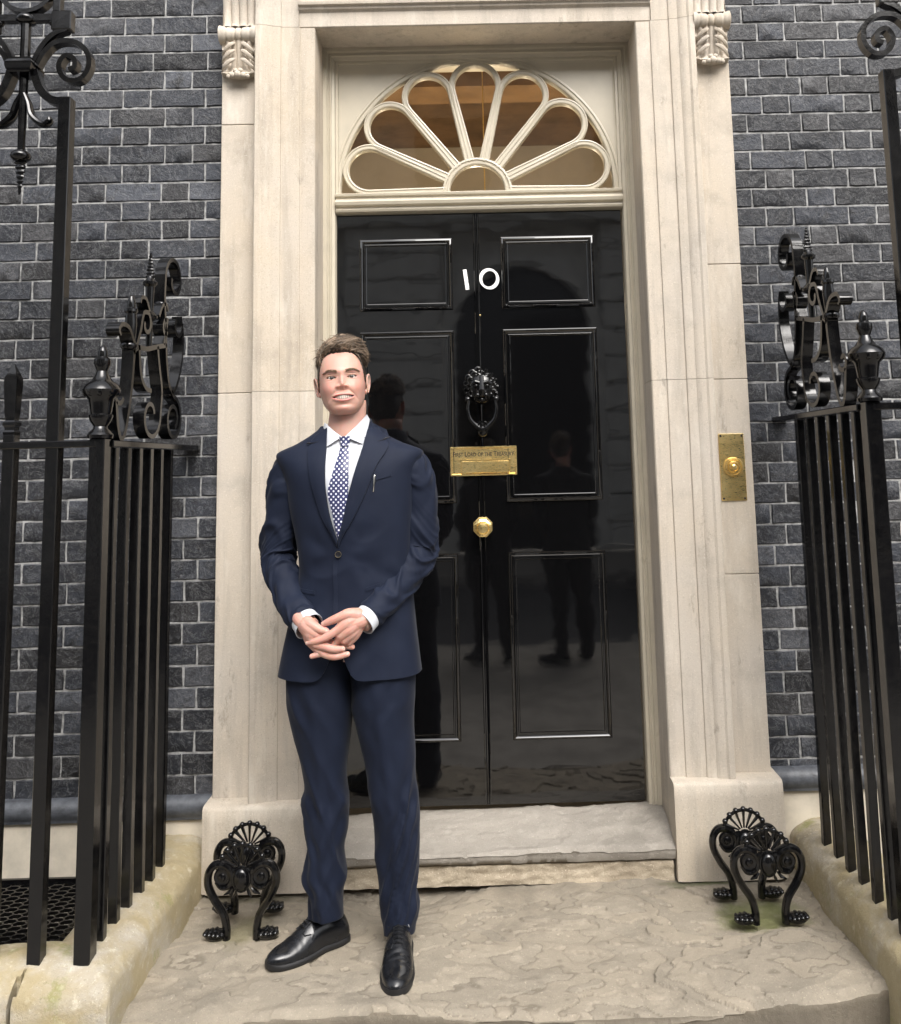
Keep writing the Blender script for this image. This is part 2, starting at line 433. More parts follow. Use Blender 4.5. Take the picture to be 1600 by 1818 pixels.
for x in xsL:
    fy = -.797+.012*fbm(x*2.3, 3.1)+.005*fbm(x*17, 1.)+.045*sstep(.75, 1.06, x)
    col = [(x, fy+.012+.010*fbm(x*9, 2, 5), -.172), (x, fy+.008+.012*fbm(x*13, 1, 5), -.11), (x, fy+.004+.012*fbm(x*15, .5, 5), -.06), (x, fy+.002+.006*fbm(x*19, .2, 5), -.028)]
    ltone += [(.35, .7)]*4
    for k in range(215):
        y = fy+(.02-fy)*(k/214)
        d = y-fy
        z = -.008+riven(x, y, 0., 12., .085)-.016*(1-sstep(0, .035, d))**2
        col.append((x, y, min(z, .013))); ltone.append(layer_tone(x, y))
    P.append(col)
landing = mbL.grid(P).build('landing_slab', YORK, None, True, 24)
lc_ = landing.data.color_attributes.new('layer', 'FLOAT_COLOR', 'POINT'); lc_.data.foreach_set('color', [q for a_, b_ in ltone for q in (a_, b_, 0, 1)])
tag(landing, 'broad riven sandstone landing slab under the standing man', 'step')

# doorstep: riven tread with a worn nosing above a rough riser
ds = thing('doorstep', 'worn grey stone doorstep directly below the black door', 'step', (0, 0, 0))
P = []
for x in frange(-.624, .624, .0062):
    fy = -.128+.006*fbm(x*3, 9)+.004*fbm(x*21, 4)
    slope = .010*x
    col = [(x, fy+.05, .066), (x, fy+.012+.004*fbm(x*20, 1), .068+.006*fbm(x*8, 2)), (x, fy+.003+.005*fbm(x*24, 3), .085+slope), (x, fy+.004+.004*fbm(x*17, 7), .098+slope)]
    for k in range(44):
        y = fy+(.16-fy)*k/43; d = y-fy
        z = .116+slope+.032*sstep(0, .27, d)+riven(x*1.3, y*2.0, 5.5, 8, .045)-.010*(1-sstep(0, .03, d))**2
        col.append((x, y, z))
    P.append(col)
YORK2 = m_slab('grey york stone', (.29,.265,.23), (.19,.172,.147), (.38,.352,.305))
MB().grid(P).build('tread', YORK2, ds, True, 60)
RISER = m_slab('rough riser stone', (.40,.34,.255), (.22,.18,.13), (.55,.48,.38), speckle=1.4)
P = []
for x in frange(-.622, .618, .007):
    P.append([(x, -.106+.012*fbm(x*6, z*20, 3)+.010*fbm(x*22, z*44, 8, 3)+(.02 if z > .064 else 0), z) for z in frange(-.006, .072, .0065)])
MB().grid(P).build('riser', RISER, ds, True, 70)

# ------------------------------------------------------------------ coping kerbs around the areas
def cop_profile(d):   # height against distance outward from the inner (or front) face
    return sinterp([(0,.092),(.008,.108),(.03,.128),(.07,.146),(.12,.153),(.17,.15),(.215,.125),(.27,.07),(.30,.012),(.34,0)], d)
def make_coping(sgn, xi, label, crack_x):
    FY = -.862
    def zf(x, y):
        ax = -x if sgn < 0 else x
        di = ax-xi; df = y-FY
        z = min(cop_profile(min(di, .12)), cop_profile(min(df, .12))-.012*(1-sstep(0,.09,df)))
        back = max(cop_profile(max(di, .12)) if di > .12 else .153, cop_profile(max(df, .12)) if df > .12 else .153)
        z = min(z, back)
        z += .016*fbm(x*5+sgn, y*5, 2.2, 4)+.007*fbm(x*21, y*21, 1, 4)
        return z
    xs = [sgn*v for v in frange(xi, xi+.345, .009)]
    if sgn < 0: xs = xs[::-1]
    ys = frange(FY, .0, .010)
    a = hblock('coping_stone', COPING, xs, ys, zf, -.175, pred=lambda x, y: (abs(x) < crack_x+.004*math.sin(y*40) or y > -.50))
    tag(a, label[0], 'coping stone')
    xs2 = [sgn*v for v in frange(crack_x+.0015, crack_x+1.9, .011)]
    if sgn < 0: xs2 = xs2[::-1]
    b = hblock('coping_stone', COPING, xs2, frange(FY-.002, -.50, .012), zf, -.175, pred=lambda x, y: abs(x) > crack_x+.008+.006*math.sin(y*34)+.004*math.sin(y*90))
    tag(b, label[1], 'coping stone')
make_coping(-1, 1.0, ('yellow mossy rounded coping stone under the railings beside the scraper near the man', 'pale coping stone carrying the front railings beyond the cracked joint and mesh grate'), 1.243)
make_coping(1, 1.055, ('mossy rounded coping stone under the railings on the doorbell side', 'coping stone carrying the front railings on the doorbell side'), 1.36)

# expanded-metal grates over the basement areas
def make_grate(sgn, label):
    t = thing('area_grate', label, 'grate', (sgn*1.75, -.25, .0))
    mb = MB(); L = .050; H = .030
    x0, x1 = 1.22, 2.45
    def hexstr(cx, cy):
        return [(cx-L/2, cy), (cx-L/4, cy+H/2), (cx+L/4, cy+H/2), (cx+L/2, cy)]
    row = 0; y = -.515
    while y < -.012:
        x = x0+(row % 2)*L*.75; pts = []
        xx = x
        while xx < x1:
            p = hexstr(xx, y)
            ribbon = [(sgn*a-sgn*1.75, b+.25, 0.0) for a, b in p]
            mb.sweep(ribbon, (0,0,1), [(-.0026,.0),(.0026,.0),(.0026,.011),(-.0026,.011)])
            xx += L*1.5
        row += 1; y += H/2
    mb.build('lattice', IRON, t, False)
    MB().box(x0-sgn*0-1.75, x1-1.75, .225, .248, -.012, .02).build('edge_bar', IRON, t, False) if sgn > 0 else MB().box(1.75-x1, 1.75-x0, .225, .248, -.012, .02).build('edge_bar', IRON, t, False)
    pit = MB(); pit.box(-.7, .7, -.26, .25, -.16, -.15)
    pit.build('pit_floor', ASPH, t, False)
make_grate(-1, 'black expanded metal grate over the basement area behind the pale coping')
make_grate(1, 'black expanded metal grate over the basement area on the doorbell side')

# ------------------------------------------------------------------ brick walls
CP, ST, HD, J = .0760, .2160, .1080, .0064
def brick_mesh(w, seed):
    random.seed(seed)
    nx = 5; mb = MB(); b = .003; h = CP-J; P = []
    xs = [0, b]+[w*k/4 for k in (1, 2, 3)]+[w-b, w]; zs = [0, b, h/2, h-b, h]
    for x in xs:
        col = []
        for z in zs:
            e = (x in (0, w)) or (z in (0, h))
            col.append((x-w/2+(random.uniform(-.0016,.0016)), (.004 if e else random.uniform(-.0030,.0022)), z-h/2+(random.uniform(-.0018,.0014))))
        P.append(col)
    mb.grid(P)
    edge = [(-w/2, .004, -h/2), (w/2, .004, -h/2), (w/2, .004, h/2), (-w/2, .004, h/2)]
    mb.add(edge+[(x, .07, z) for x, _, z in edge], [(0,1,5,4),(1,2,6,5),(2,3,7,6),(3,0,4,7)])
    me = mb.mesh('brick', False); me.materials.append(BRICK); smooth_by_angle(me, 40); return me
SM = [brick_mesh(ST-J, k) for k in range(8)]; HM = [brick_mesh(HD-J, 20+k) for k in range(8)]
random.seed(11)
def brick_wall(sgn, xa, label):
    t = thing('brick_wall', label, 'wall', (sgn*(xa+.4), 0, 0))
    X0 = sgn*(xa+.4); ZT = 6.2; XF = 4.2; XV = xa+(.86 if sgn < 0 else .70); ZV = 3.42
    a, b = (xa-.1, XF)
    MB().box(min(sgn*a, sgn*b)-X0, max(sgn*a, sgn*b)-X0, .0042, .30, .23, ZT).build('mortar_bed', MORTAR, t, False)
    rest = MB(); n = 0
    z = .27; row = 0
    while z < ZT-.05:
        off = (ST+HD)/2*(row % 2)+random.uniform(-.006, .006)
        x = xa-.24+off-(ST+HD)*1; kind = 0
        while x < XF:
            w_ = ST if kind == 0 else HD
            l, r = x+J/2, x+w_-J/2
            if r > xa+.012:
                l2 = max(l, xa-.02)
                cx = (l2+r)/2; wid = r-l2
                if r < XV+.1 and l2 < XV and z < ZV:
                    me = random.choice(SM if kind == 0 else HM)
                    o = link('brick', me, t); n += 1
                    o.location = (sgn*cx-X0, random.uniform(-.001, .0012), z+CP/2)
                    o.scale = (wid/((ST if kind == 0 else HD)-J)*random.choice((1, -1)), 1, 1)
                    o.rotation_euler = (random.uniform(-.012, .012), random.uniform(-.004, .004), random.uniform(-.006, .006))
                elif l2 < XF:
                    a0, a1 = min(sgn*l2, sgn*r)-X0, max(sgn*l2, sgn*r)-X0
                    yy = random.uniform(-.002, .001)
                    rest.add([(a0,yy,z+J/2),(a1,yy,z+J/2),(a1,yy,z+CP-J/2),(a0,yy,z+CP-J/2),(a0,.02,z+J/2),(a1,.02,z+J/2),(a1,.02,z+CP-J/2),(a0,.02,z+CP-J/2)], [(0,1,2,3),(0,4,5,1),(1,5,6,2),(2,6,7,3),(3,7,4,0)])
            x += w_; kind ^= 1
        z += CP; row += 1
    tag(rest.build('brickwork', BRICK, t, False), kind='stuff')
    dz = -.018 if sgn < 0 else .022
    # moulded plinth course in separate blocks and stucco base
    prof = [(.0,.30),(-.010,.297),(-.024,.290),(-.034,.277),(-.038,.262),(-.036,.243),(-.028,.236),(-.026,.222),(.0,.218)]
    x = xa-.02
    while x < XF:
        ln = random.uniform(.30, .42)
        rings = [[(sgn*xx-X0, p+random.uniform(-.0008,.0008), q+dz) for p, q in prof]+[(sgn*xx-X0, .05, .218+dz), (sgn*xx-X0, .05, .30+dz)] for xx in (x+.002, x+ln*.33, x+ln*.66, x+ln-.002)]
        MB().loft(rings).build('plinth_block', SLATE, t, True, 50)
        x += ln
    x = xa-.02; st = (.44, .78, .6)
    k = 0
    while x < XF:
        ln = st[k % 3]; k += 1
        MB().cbox(min(sgn*(x+.0015), sgn*(x+ln-.0015))-X0, max(sgn*(x+.0015), sgn*(x+ln-.0015))-X0, -.012, .2, -.16, .219+dz, .003).build('base_block', STUCCO, t, True, 30)
        x += ln
    return n
nb_l = brick_wall(-1, .985, 'black brick wall beside the pilaster without a doorbell')
nb_r = brick_wall(1, .985, 'black brick wall beside the pilaster with the brass doorbell')

# ------------------------------------------------------------------ stone doorcase
dc = thing('stone_doorcase', 'pale carved stone door surround framing the black door', 'door surround', (0, 0, 0))
def pil_blocks(sgn, zs):
    for z0, z1 in zip(zs, zs[1:]):
        a, b = (.835, .99)
        MB().cbox(min(sgn*a, sgn*b), max(sgn*a, sgn*b), -.05+random.uniform(-.0006,.0006), .25, z0+.0009, z1-.0009, .0022).build('pilaster_stone', STONE, dc, True, 30)
pil_blocks(-1, (.28, 1.715, 2.757, 3.60)); pil_blocks(1, (.318, 1.01, 1.725, 2.165, 2.97, 3.60))
# architrave profile: n = -(distance outward), a = distance in front of the wall plane
AP = [(0,-.15),(0,.066),(-.004,.0715),(-.056,.0725),(-.058,.0785),(-.062,.0795),(-.128,.081),(-.1295,.0875),(-.134,.0895),(-.162,.0915),(-.168,.097),(-.180,.101),(-.196,.102),(-.204,.1075),(-.221,.108),(-.224,.105),(-.224,.0)]
def jamb(sgn, z0, z1):
    pts = [(sgn*.625, 0, z) for z in ((z0, z1) if sgn < 0 else (z1, z0))]
    MB().sweep(pts, (0,-1,0), AP).build('jamb_stone', STONE, dc, True, 30)
jamb(-1, .276, 1.7142); jamb(-1, 1.7158, 3.1345+.0); jamb(1, .316, 1.7242); jamb(1, 1.7258, 3.1345)
# head: fascia with a moulded band, the outer jamb mouldings run on up beside it
for sgn in (-1, 1):
    pts = [(sgn*.625, 0, z) for z in ((3.136, 3.60) if sgn < 0 else (3.60, 3.136))]
    MB().sweep(pts, (0,-1,0), [(-.062,-.15),(-.062,.0795)]+AP[6:]+[(-.224,-.15)]).build('jamb_stone', STONE, dc, True, 30)
HP = [(.15,3.136),(-.066,3.136),(-.0715,3.140),(-.073,3.196),(-.076,3.199),(-.085,3.205),(-.088,3.214),(-.098,3.218),(-.1,3.228),(-.084,3.232),(-.082,3.60),(.15,3.60)]
MB().loft([[(x, a, b) for a, b in HP] for x in (-.686, .686)]).build('lintel_stone', STONE, dc, True, 30)
MB().box(-1.0, 1.0, -.046, .26, 3.602, 3.80).build('frieze_stone', STONE, dc, False)
HO = [(.0,3.80),(-.20,3.80),(-.20,3.815),(-.23,3.83),(-.26,3.86),(-.34,3.87),(-.34,3.93),(-.36,3.94),(-.37,3.97),(-.30,3.985),(.0,4.02)]
MB().loft([[(x, a, b) for a, b in HO] for x in (-1.08, 1.08)]).build('hood', STONE, dc, True, 30)
# pedestals
for sgn, zt, xo in ((-1, .281, 1.0), (1, .319, 1.005)):
    a, b = .6255, xo
    mb = MB(); P = []
    prof = [(.0, -.136), (.1, -.139), (zt-.05, -.140), (zt-.012, -.137), (zt-.003, -.130), (zt, -.118), (zt+.002, -.04), (zt+.003, .1)]
    rings = []
    us = [a+.0]+[a+.012]+[lerp(a+.03, b-.03, k/10) for k in range(11)]+[b-.010, b]
    for u in us:
        e = .012*(1-sstep(0, .03, b-u))+.006*(1-sstep(0, .02, u-a))
        col = [(sgn*u, y+e+.0025*fbm(u*8, z*9, sgn)+.003*(fbm(u*20, z*20, 4) if z < .06 else 0), z) for z, y in prof]
        rings.append(col)
    mb.grid(rings)
    for u in (a, b):
        poly = [(sgn*u, y+(.012 if u == b else .006), z) for z, y in prof]+[(sgn*u, .1, 0)]
        mb.add(poly, [tuple(range(len(poly)))])
    mb.build('pedestal', STONE_P, dc, True, 40)
# consoles: fluted bracket, banded bolster, acanthus leaf with berries
def console(sgn, zb):
    c = sgn*.918; W = .067; root = None
    fl = MB(); P = []
    for k in range(61):
        u = -1+2*k/60
        fx = abs(math.sin((u+1)*PI*2.0)); d = .010*fx**.6 if abs(u) < .97 else 0
        P.append([(c+u*W*.93, -.050-pr*(1)+0-d*sgn*0-d, z) for z, pr in ((zb+.215,.030),(zb+.235,.020),(zb+.30,.030),(zb+.45,.065),(zb+.62,.12),(zb+.86,.19))])
    root = fl.grid(P)
    for s in (-1, 1):
        fl.add([(c+s*W*.93, -.05-pr, z) for z, pr in ((zb+.215,.03),(zb+.30,.03),(zb+.45,.065),(zb+.62,.12),(zb+.86,.19))]+[(c+s*W*.93, -.03, zb+.86), (c+s*W*.93, -.03, zb+.215)], [tuple(range(7))])
    root = fl.build('console', STONE, dc, True, 60)
    # bolster along x
    prof = []
    for k in range(41):
        u = -1+2*k/40
        r = .028+.011*(abs(u)**2.2)
        for q in (-.16, .16): r -= .006*math.exp(-((u-q)/.045)**2)
        r -= .004*math.exp(-((abs(u)-.62)/.05)**2)
        if abs(u) > .96: r *= .75
        prof.append((r, u*W*1.12))
    M = Matrix.Translation((c, -.078, zb+.182)) @ Matrix.Rotation(PI/2, 4, 'Y')
    MB().lathe(prof, 20, M).build('bolster', STONE, root, True, 60)
    # leaf
    lf = MB(); P = []
    nu, nv = 49, 34
    for i in range(nu):
        u = -1+2*i/(nu-1); col = []
        for j in range(nv):
            v = j/(nv-1)        # 0 top 1 bottom
            half = W*(.98-.25*math.sin(v*PI*.9)+.10*v)
            lobes = .010*abs(math.sin(v*PI*3.0))*abs(u)**2
            x = c+u*(half+lobes)
            vein = .0085*abs(math.cos(u*PI*(3.3-1.1*v)))**.7+.004*math.cos(v*22+abs(u)*7)*abs(u)
            y = -.058-.026*(1-v)*(1-.4*u*u)-.024*sstep(.72, 1, v)*(1-.3*u*u)-vein
            if i in (0, nu-1) or j == nv-1: y = -.045
            z = zb+.162-v*.150-.012*abs(u)**2*math.sin(v*PI)+.012*sstep(.8,1,v)*abs(u)
            col.append((x, y, z))
        P.append(col)
    lf.grid(P); lf.build('acanthus_leaf', STONE, root, True, 60)
    be = MB()
    for bx, bz, r in ((0,.018,.015),(-.020,.015,.012),(.020,.015,.012),(-.009,.032,.010),(.010,.033,.010),(-.036,.010,.009),(.037,.011,.009)):
        be.ball((c+bx, -.088, zb+bz), r, 10, 7)
    be.build('husk', STONE, root)
    for sd in (-1, 1):
        for lv, ln in ((.125,.05),(.095,.055),(.06,.05)):
            pts = [(c+sd*.012, -.092, zb+lv+.02), (c+sd*.03, -.098, zb+lv+.008), (c+sd*.052, -.09, zb+lv-.010), (c+sd*.066, -.07, zb+lv-.022)]
            MB().tube(spline(pts, 4), [.004,.006,.0075,.008,.008,.008,.0075,.007,.0065,.006,.005,.004,.002], 8, flat=.7).build('leaf_lobe', STONE, root)
console(-1, 2.925); console(1, 2.945)

# ------------------------------------------------------------------ hall behind the fanlight
HALLW = m_simple('hall plaster', (.62,.55,.44), .8, 0, .1, 3, 0)
HALLB = m_simple('hall timber', (.25,.145,.065), .45, 0, .25, 5, .2, .002)
mb = MB(); mb.box(-1.3,-1.25,.262,3.4,.15,4.0).box(1.25,1.3,.262,3.4,.15,4.0).box(-1.3,1.3,3.4,3.45,.15,4.0).box(-1.3,1.3,.262,3.45,4.0,4.05).box(-1.3,1.3,.262,3.45,.09,.14)
mb.box(-1.3,-.66,.255,.262,.14,4.05).box(.66,1.3,.255,.262,.14,4.05).box(-.66,.66,.255,.262,3.15,4.05)
tag(mb.build('hall', HALLW, None, False), kind='structure')
hb = MB()
hb.box(-1.25,1.25,1.10,1.32,3.42,3.80).box(-1.25,1.25,.30,3.39,3.955,3.995)
hb.box(-1.25,-1.0,1.12,1.3,.15,3.42).box(1.0,1.25,1.12,1.3,.15,3.42).box(-.42,-.30,3.3,3.39,.15,3.5).box(.30,.42,3.3,3.39,.15,3.5)
hb.build('beam', HALLB, bpy.data.objects['hall'], False)
lt = thing('hall_lantern', 'small lit glass lantern hanging in the hall behind the fanlight', 'lantern', (0.03, .95, 2.42))
LAMP = NT('lamp glass'); LAMP.b.inputs['Emission Color'].default_value = (1,.75,.42,1); LAMP.b.inputs['Emission Strength'].default_value = 1.5
MB().ball((0,0,.10), .016).build('bulb', LAMP.m, lt)
lf = MB()
for a in range(6):
    ca, sa = math.cos(a*PI/3), math.sin(a*PI/3); lf.tube([(.05*ca,.05*sa,-.1),(.11*ca,.11*sa,.14),(.02*ca,.02*sa,.24)], .004, 6)
for r_2, z_ in ((.05,-.1),(.11,.14)): lf.tube([(r_2*math.cos(a*PI/9), r_2*math.sin(a*PI/9), z_) for a in range(18)], .004, 6, closed=True)
lf.tube([(0,0,.23),(0,0,1.53)], .003, 6)
lf.build('lantern_frame', BRASS, lt)
pl = bpy.data.lights.new('lantern_light', 'POINT'); pl.energy = 34; pl.color = (1,.82,.60); pl.shadow_soft_size = .05
po = bpy.data.objects.new('lantern_light', pl); COL.objects.link(po); po.parent = lt; po.location = (0,.0,-.20)

# ------------------------------------------------------------------ door frame with fanlight
df = thing('door_frame', 'cream painted door frame with a petalled semicircular fanlight', 'door frame', (0, 0, .14))
DFZ = .14
def dfz(p): return (p[0], p[1], p[2]-DFZ)
FP = [(0,-.094),(.014,-.094),(.017,-.103),(.024,-.105),(.027,-.100),(.031,-.100),(.034,-.108),(.044,-.112),(.047,-.120),(.047,-.235),(0,-.235)]
pth = [(-.625,0,.155),(-.625,0,3.135),(.625,0,3.135),(.625,0,.155)]
MB().sweep([dfz(p) for p in pth], (0,-1,0), FP).build('frame', CREAM, df, True, 30)
TP = [(.24,2.444),(.118,2.444),(.108,2.448),(.104,2.456),(.112,2.460),(.113,2.468),(.098,2.474),(.094,2.486),(.100,2.496),(.112,2.500),(.112,2.508),(.103,2.512),(.101,2.520),(.112,2.526),(.24,2.527)]
MB().loft([[(x, a, b-DFZ) for a, b in TP] for x in (-.5775, .5775)]).build('transom', CREAM, df, True, 30)
FC = (-.006, 2.5275); FR = .570
# spandrel panels with the arch cut out
def rect_hit(a):
    dx, dz = math.cos(a), math.sin(a)
    t = min((.577-FC[0])/dx if dx > 1e-6 else 9, (.577+FC[0])/-dx if dx < -1e-6 else 9, (3.0885-FC[1])/dz if dz > 1e-6 else 9)
    return (FC[0]+dx*t, FC[1]+dz*t)
sp = MB(); N = 72; inn = []; out = []
for k in range(N+1):
    a = PI*k/N
    inn.append((FC[0]+FR*math.cos(a), FC[1]+FR*math.sin(a))); out.append(rect_hit(a))
for a, b in (((-.577,3.0885),) * 0): pass
F = []
V = [(x, .126, z-DFZ) for x, z in inn]+[(x, .126, max(z, zi)-DFZ) for (x, z), (_, zi) in zip(out, inn)]+[(x, .16, z-DFZ) for x, z in inn]
for k in range(N):
    F.append((k, k+1, N+1+k+1, N+1+k)); F.append((k, 2*(N+1)+k, 2*(N+1)+k+1, k+1))
sp.add(V, F)
sp.build('spandrel', CREAM, df, False)
MB().sweep([dfz(p) for p in ((-.578,.0,2.527),(-.578,.0,3.0885),(.578,.0,3.0885),(.578,.0,2.527))], (0,-1,0), [(0,-.117),(.010,-.117),(.013,-.124),(.020,-.1255),(.02,-.127),(0,-.127)]).build('spandrel_bead', CREAM, df, True, 30)
def arcpts(cx, cz, r, a0, a1, n, y): return [(cx+r*math.cos(a0+(a1-a0)*k/n), y, cz+r*math.sin(a0+(a1-a0)*k/n)-DFZ) for k in range(n+1)]
BARP = [(-.0125,-.02),(-.0125,.006),(-.010,.011),(-.006,.012),(-.004,.0085),(.004,.0085),(.006,.012),(.010,.011),(.0125,.006),(.0125,-.02)]
ARCP = [(-.014,-.02),(-.014,.006),(-.011,.012),(-.006,.013),(-.003,.006),(.004,.006),(.008,.011),(.014,.010),(.018,.003),(.018,-.02)]
MB().sweep(arcpts(FC[0], FC[1], FR-.004, 0, PI, 64, .132), (0,-1,0), ARCP).build('arch_bar', CREAM, df, True, 40)
HUB = .125
MB().sweep(arcpts(FC[0], FC[1], HUB, 0, PI, 30, .130), (0,-1,0), ARCP).build('hub_bar', CREAM, df, True, 40)
half = PI/14; rc = (FR-.022)/(1+math.sin(half)); rho = rc*math.sin(half)-.004
petals = []
for k in range(7):
    th = (k+.5)*PI/7
    ux, uz = math.cos(th), math.sin(th); nx, nz = -uz, ux
    hw = .020
    c0 = (FC[0]+rc*ux, FC[1]+rc*uz)
    P2 = []
    h0 = math.sqrt(HUB**2-hw**2)+.004
    al = math.asin((rho-hw)/(rc-h0))      # side slope
    P2.append((FC[0]+h0*ux-nx*hw, FC[1]+h0*uz-nz*hw))
    for j in range(29):
        b = -PI/2-al+(PI+2*al)*j/28
        # direction b measured from petal axis
        dx = ux*math.cos(b)+nx*math.sin(b); dz = uz*math.cos(b)+nz*math.sin(b)
        P2.append((c0[0]+rho*dx, c0[1]+rho*dz))
    P2.append((FC[0]+h0*ux+nx*hw, FC[1]+h0*uz+nz*hw))
    petals.append(P2)
    pt = MB().sweep([(x, .131, z-DFZ) for x, z in P2], (0,-1,0), BARP).build('petal_bar', CREAM, df, True, 40)
    MB().prism([(x, z) for x, z in P2], lambda x, z: (x, .140, z-DFZ), lambda x, z: (x, .143, z-DFZ)).build('pane', GLASS, pt, False)
# panes between the petals and the arch: one sheet each
for k in range(8):
    a0 = max(0., (k-.5)*PI/7+half*.55 if k else 0.); 
    a = k*PI/7; sa = half*.62
    lo, hi = max(0, a-sa), min(PI, a+sa)
    poly = [(FC[0]+(FR-.003)*math.cos(lo+(hi-lo)*j/8), FC[1]+(FR-.003)*math.sin(lo+(hi-lo)*j/8)) for j in range(9)]
    rm = rc*.98
    poly += [(FC[0]+rm*math.cos(a if 0 < k < 7 else (0.0 if k == 0 else PI)), FC[1]+rm*math.sin(a if 0 < k < 7 else (0.0 if k == 0 else PI)))]
    MB().prism(poly, lambda x, z: (x, .1445, z-DFZ), lambda x, z: (x, .1475, z-DFZ)).build('outer_pane', GLASS, df, False)
MB().prism([(FC[0]+(HUB-.002)*math.cos(PI*j/16), FC[1]+(HUB-.002)*math.sin(PI*j/16)) for j in range(17)], lambda x, z: (x, .140, z-DFZ), lambda x, z: (x, .143, z-DFZ)).build('hub_pane', GLASS, df, False)

# ------------------------------------------------------------------ the door
DY = .140
door = thing('front_door', 'black gloss six panelled front door numbered 10', 'door', (-.003, DY, .165))
OX, OZ = -.003, .165
def dd(p): return (p[0]-OX, p[1]-DY, p[2]-OZ)
MB().box(-.577-OX, .572-OX, 0, .05, 0, 2.441-OZ).build('leaf', DOORP, door, False)
PM = [(-.004,0),(-.004,.004),(0,.009),(.005,.0105),(.009,.007),(.012,.003),(.016,.003),(.018,.0065),(.022,.0065),(.025,.002),(.025,0)]
for nm, (x0, z0, x1, z1) in dict(a=(-.482,2.050,-.118,2.334), b=(.086,2.050,.452,2.334), c=(-.482,1.286,-.118,1.957), d=(.086,1.286,.452,1.957), e=(-.482,.398,-.118,1.085), f=(.086,.398,.452,1.085)).items():
    pn = MB().cbox(x0+.022-OX, x1-.022-OX, -.0025, .004, z0+.022-OZ, z1-.022-OZ, .002).build('panel', DOORP, door, False)
    pts = [dd((x0, DY, z0)), dd((x0, DY, z1)), dd((x1, DY, z1)), dd((x1, DY, z0))]
    MB().sweep(pts, (0,-1,0), PM, closed=True).build('moulding', DOORP, pn, True, 30)
cb = MB()
cb.loft([[(-.0165+a-OX, -b, z-OZ) for a, b in ((-.012,0),(-.012,.004),(-.009,.007),(-.005,.006),(-.002,.001),(.002,.001),(.005,.006),(.009,.007),(.012,.004),(.012,0))] for z in (.166, 2.44)])
cb.build('centre_bead', DOORP, door, True, 30)
# numerals
MB().prism([(-.0725,2.207),(-.0575,2.2085),(-.0475,2.126),(-.0620,2.1245)], lambda x, z: dd((x, .134, z)), lambda x, z: dd((x, DY-.0005, z))).build('numeral_one', WHITE, door, False)
zr = []; 
ring = []; scl = []
for k in range(48):
    a = 2*PI*k/48; ca, sa = math.cos(a), math.sin(a); tl = math.radians(-37)
    x, z = .034*ca, .0375*sa
    ring.append(dd((.033+x, .137, 2.168+z))); scl.append(.0042+.0032*abs(math.cos(a-tl))**1.5)
MB().sweep(ring, (0,-1,0), [(-1,-.003),(-1,.003),(1,.003),(1,-.003)], closed=True, scale=scl).build('numeral_zero', WHITE, door, True, 30)
# letter plate
lp = MB(); lx0, lx1, lz0, lz1 = -.136, .124, 1.386, 1.499
lp.cbox(lx0-OX, lx1-OX, -.010, .0, lz0-OZ, lz1-OZ, .003)
plate = lp.build('letter_plate', BRASS, door, True, 30)
MB().sweep([dd((lx0+.004, .130, lz0+.004)), dd((lx0+.004, .130, lz1-.004)), dd((lx1-.004, .130, lz1-.004)), dd((lx1-.004, .130, lz0+.004))], (0,-1,0), [(-.003,0),(-.003,.003),(.002,.003),(.004,0)], closed=True).build('rim', BRASS, plate, True, 30)
MB().cbox(-.094-OX, .094-OX, -.0165, -.0102, 1.396-OZ, 1.443-OZ, .0025).build('flap', BRASS, plate, True, 30)
MB().sweep([dd((-.103, .130, 1.447)), dd((.103, .130, 1.447))], (0,-1,0), [(-.0018,0),(-.0018,.005),(.0018,.005),(.0018,0)]).build('flap_hinge', BRASS, plate, False)
def lettering(runs, x0, x1, zc, y, parent, mat):
    cu = bpy.data.curves.new('lettering', 'FONT'); cu.body = ''.join(r[0] for r in runs); cu.size = 1; cu.extrude = .006; cu.offset = .012
    cu.small_caps_scale = .78
    o = bpy.data.objects.new('lettering', cu); COL.objects.link(o)
    i = 0
    for tx, sc in runs:
        for _ in tx: cu.body_format[i].use_small_caps = sc; i += 1
    bpy.context.view_layer.update()
    me = bpy.data.meshes.new_from_object(o.evaluated_get(bpy.context.evaluated_depsgraph_get()))
    bpy.data.objects.remove(o)
    xs = [v.co.x for v in me.vertices]; zs = [v.co.y for v in me.vertices]
    s = (x1-x0)/(max(xs)-min(xs)); mid = (max(zs)+min(zs))/2; mn = min(xs)
    for v in me.vertices: v.co = (x0+(v.co.x-mn)*s, y-v.co.z*s*.3, zc+(v.co.y-mid)*s*1.28)
    me.materials.clear(); me.materials.append(mat); me.update()
    return link('lettering', me, parent)
lettering([('F',0),('irst ',1),('L',0),('ord ',1),('of the ',1),('T',0),('reasury',1)], -.125-OX, .113-OX, 1.4705-OZ, -.0105, plate, ENGRAVE)
# knob
Mk = Matrix.Translation(dd((-.0145, DY, 1.189))) @ Matrix.Rotation(PI/2, 4, 'X')
kb = MB().lathe([(.0,.0),(.040,.0),(.040,.006),(.036,.010),(.022,.012),(.014,.018),(.013,.032),(.020,.040),(.0335,.046),(.0375,.055),(.0365,.064),(.030,.069),(.0255,.0705),(.0235,.068),(.0215,.072),(.010,.0745),(.0,.075)], 8, Mk @ Matrix.Rotation(PI/8, 4, 'Z'))
kb.build('knob', BRASS, door, True, 25)
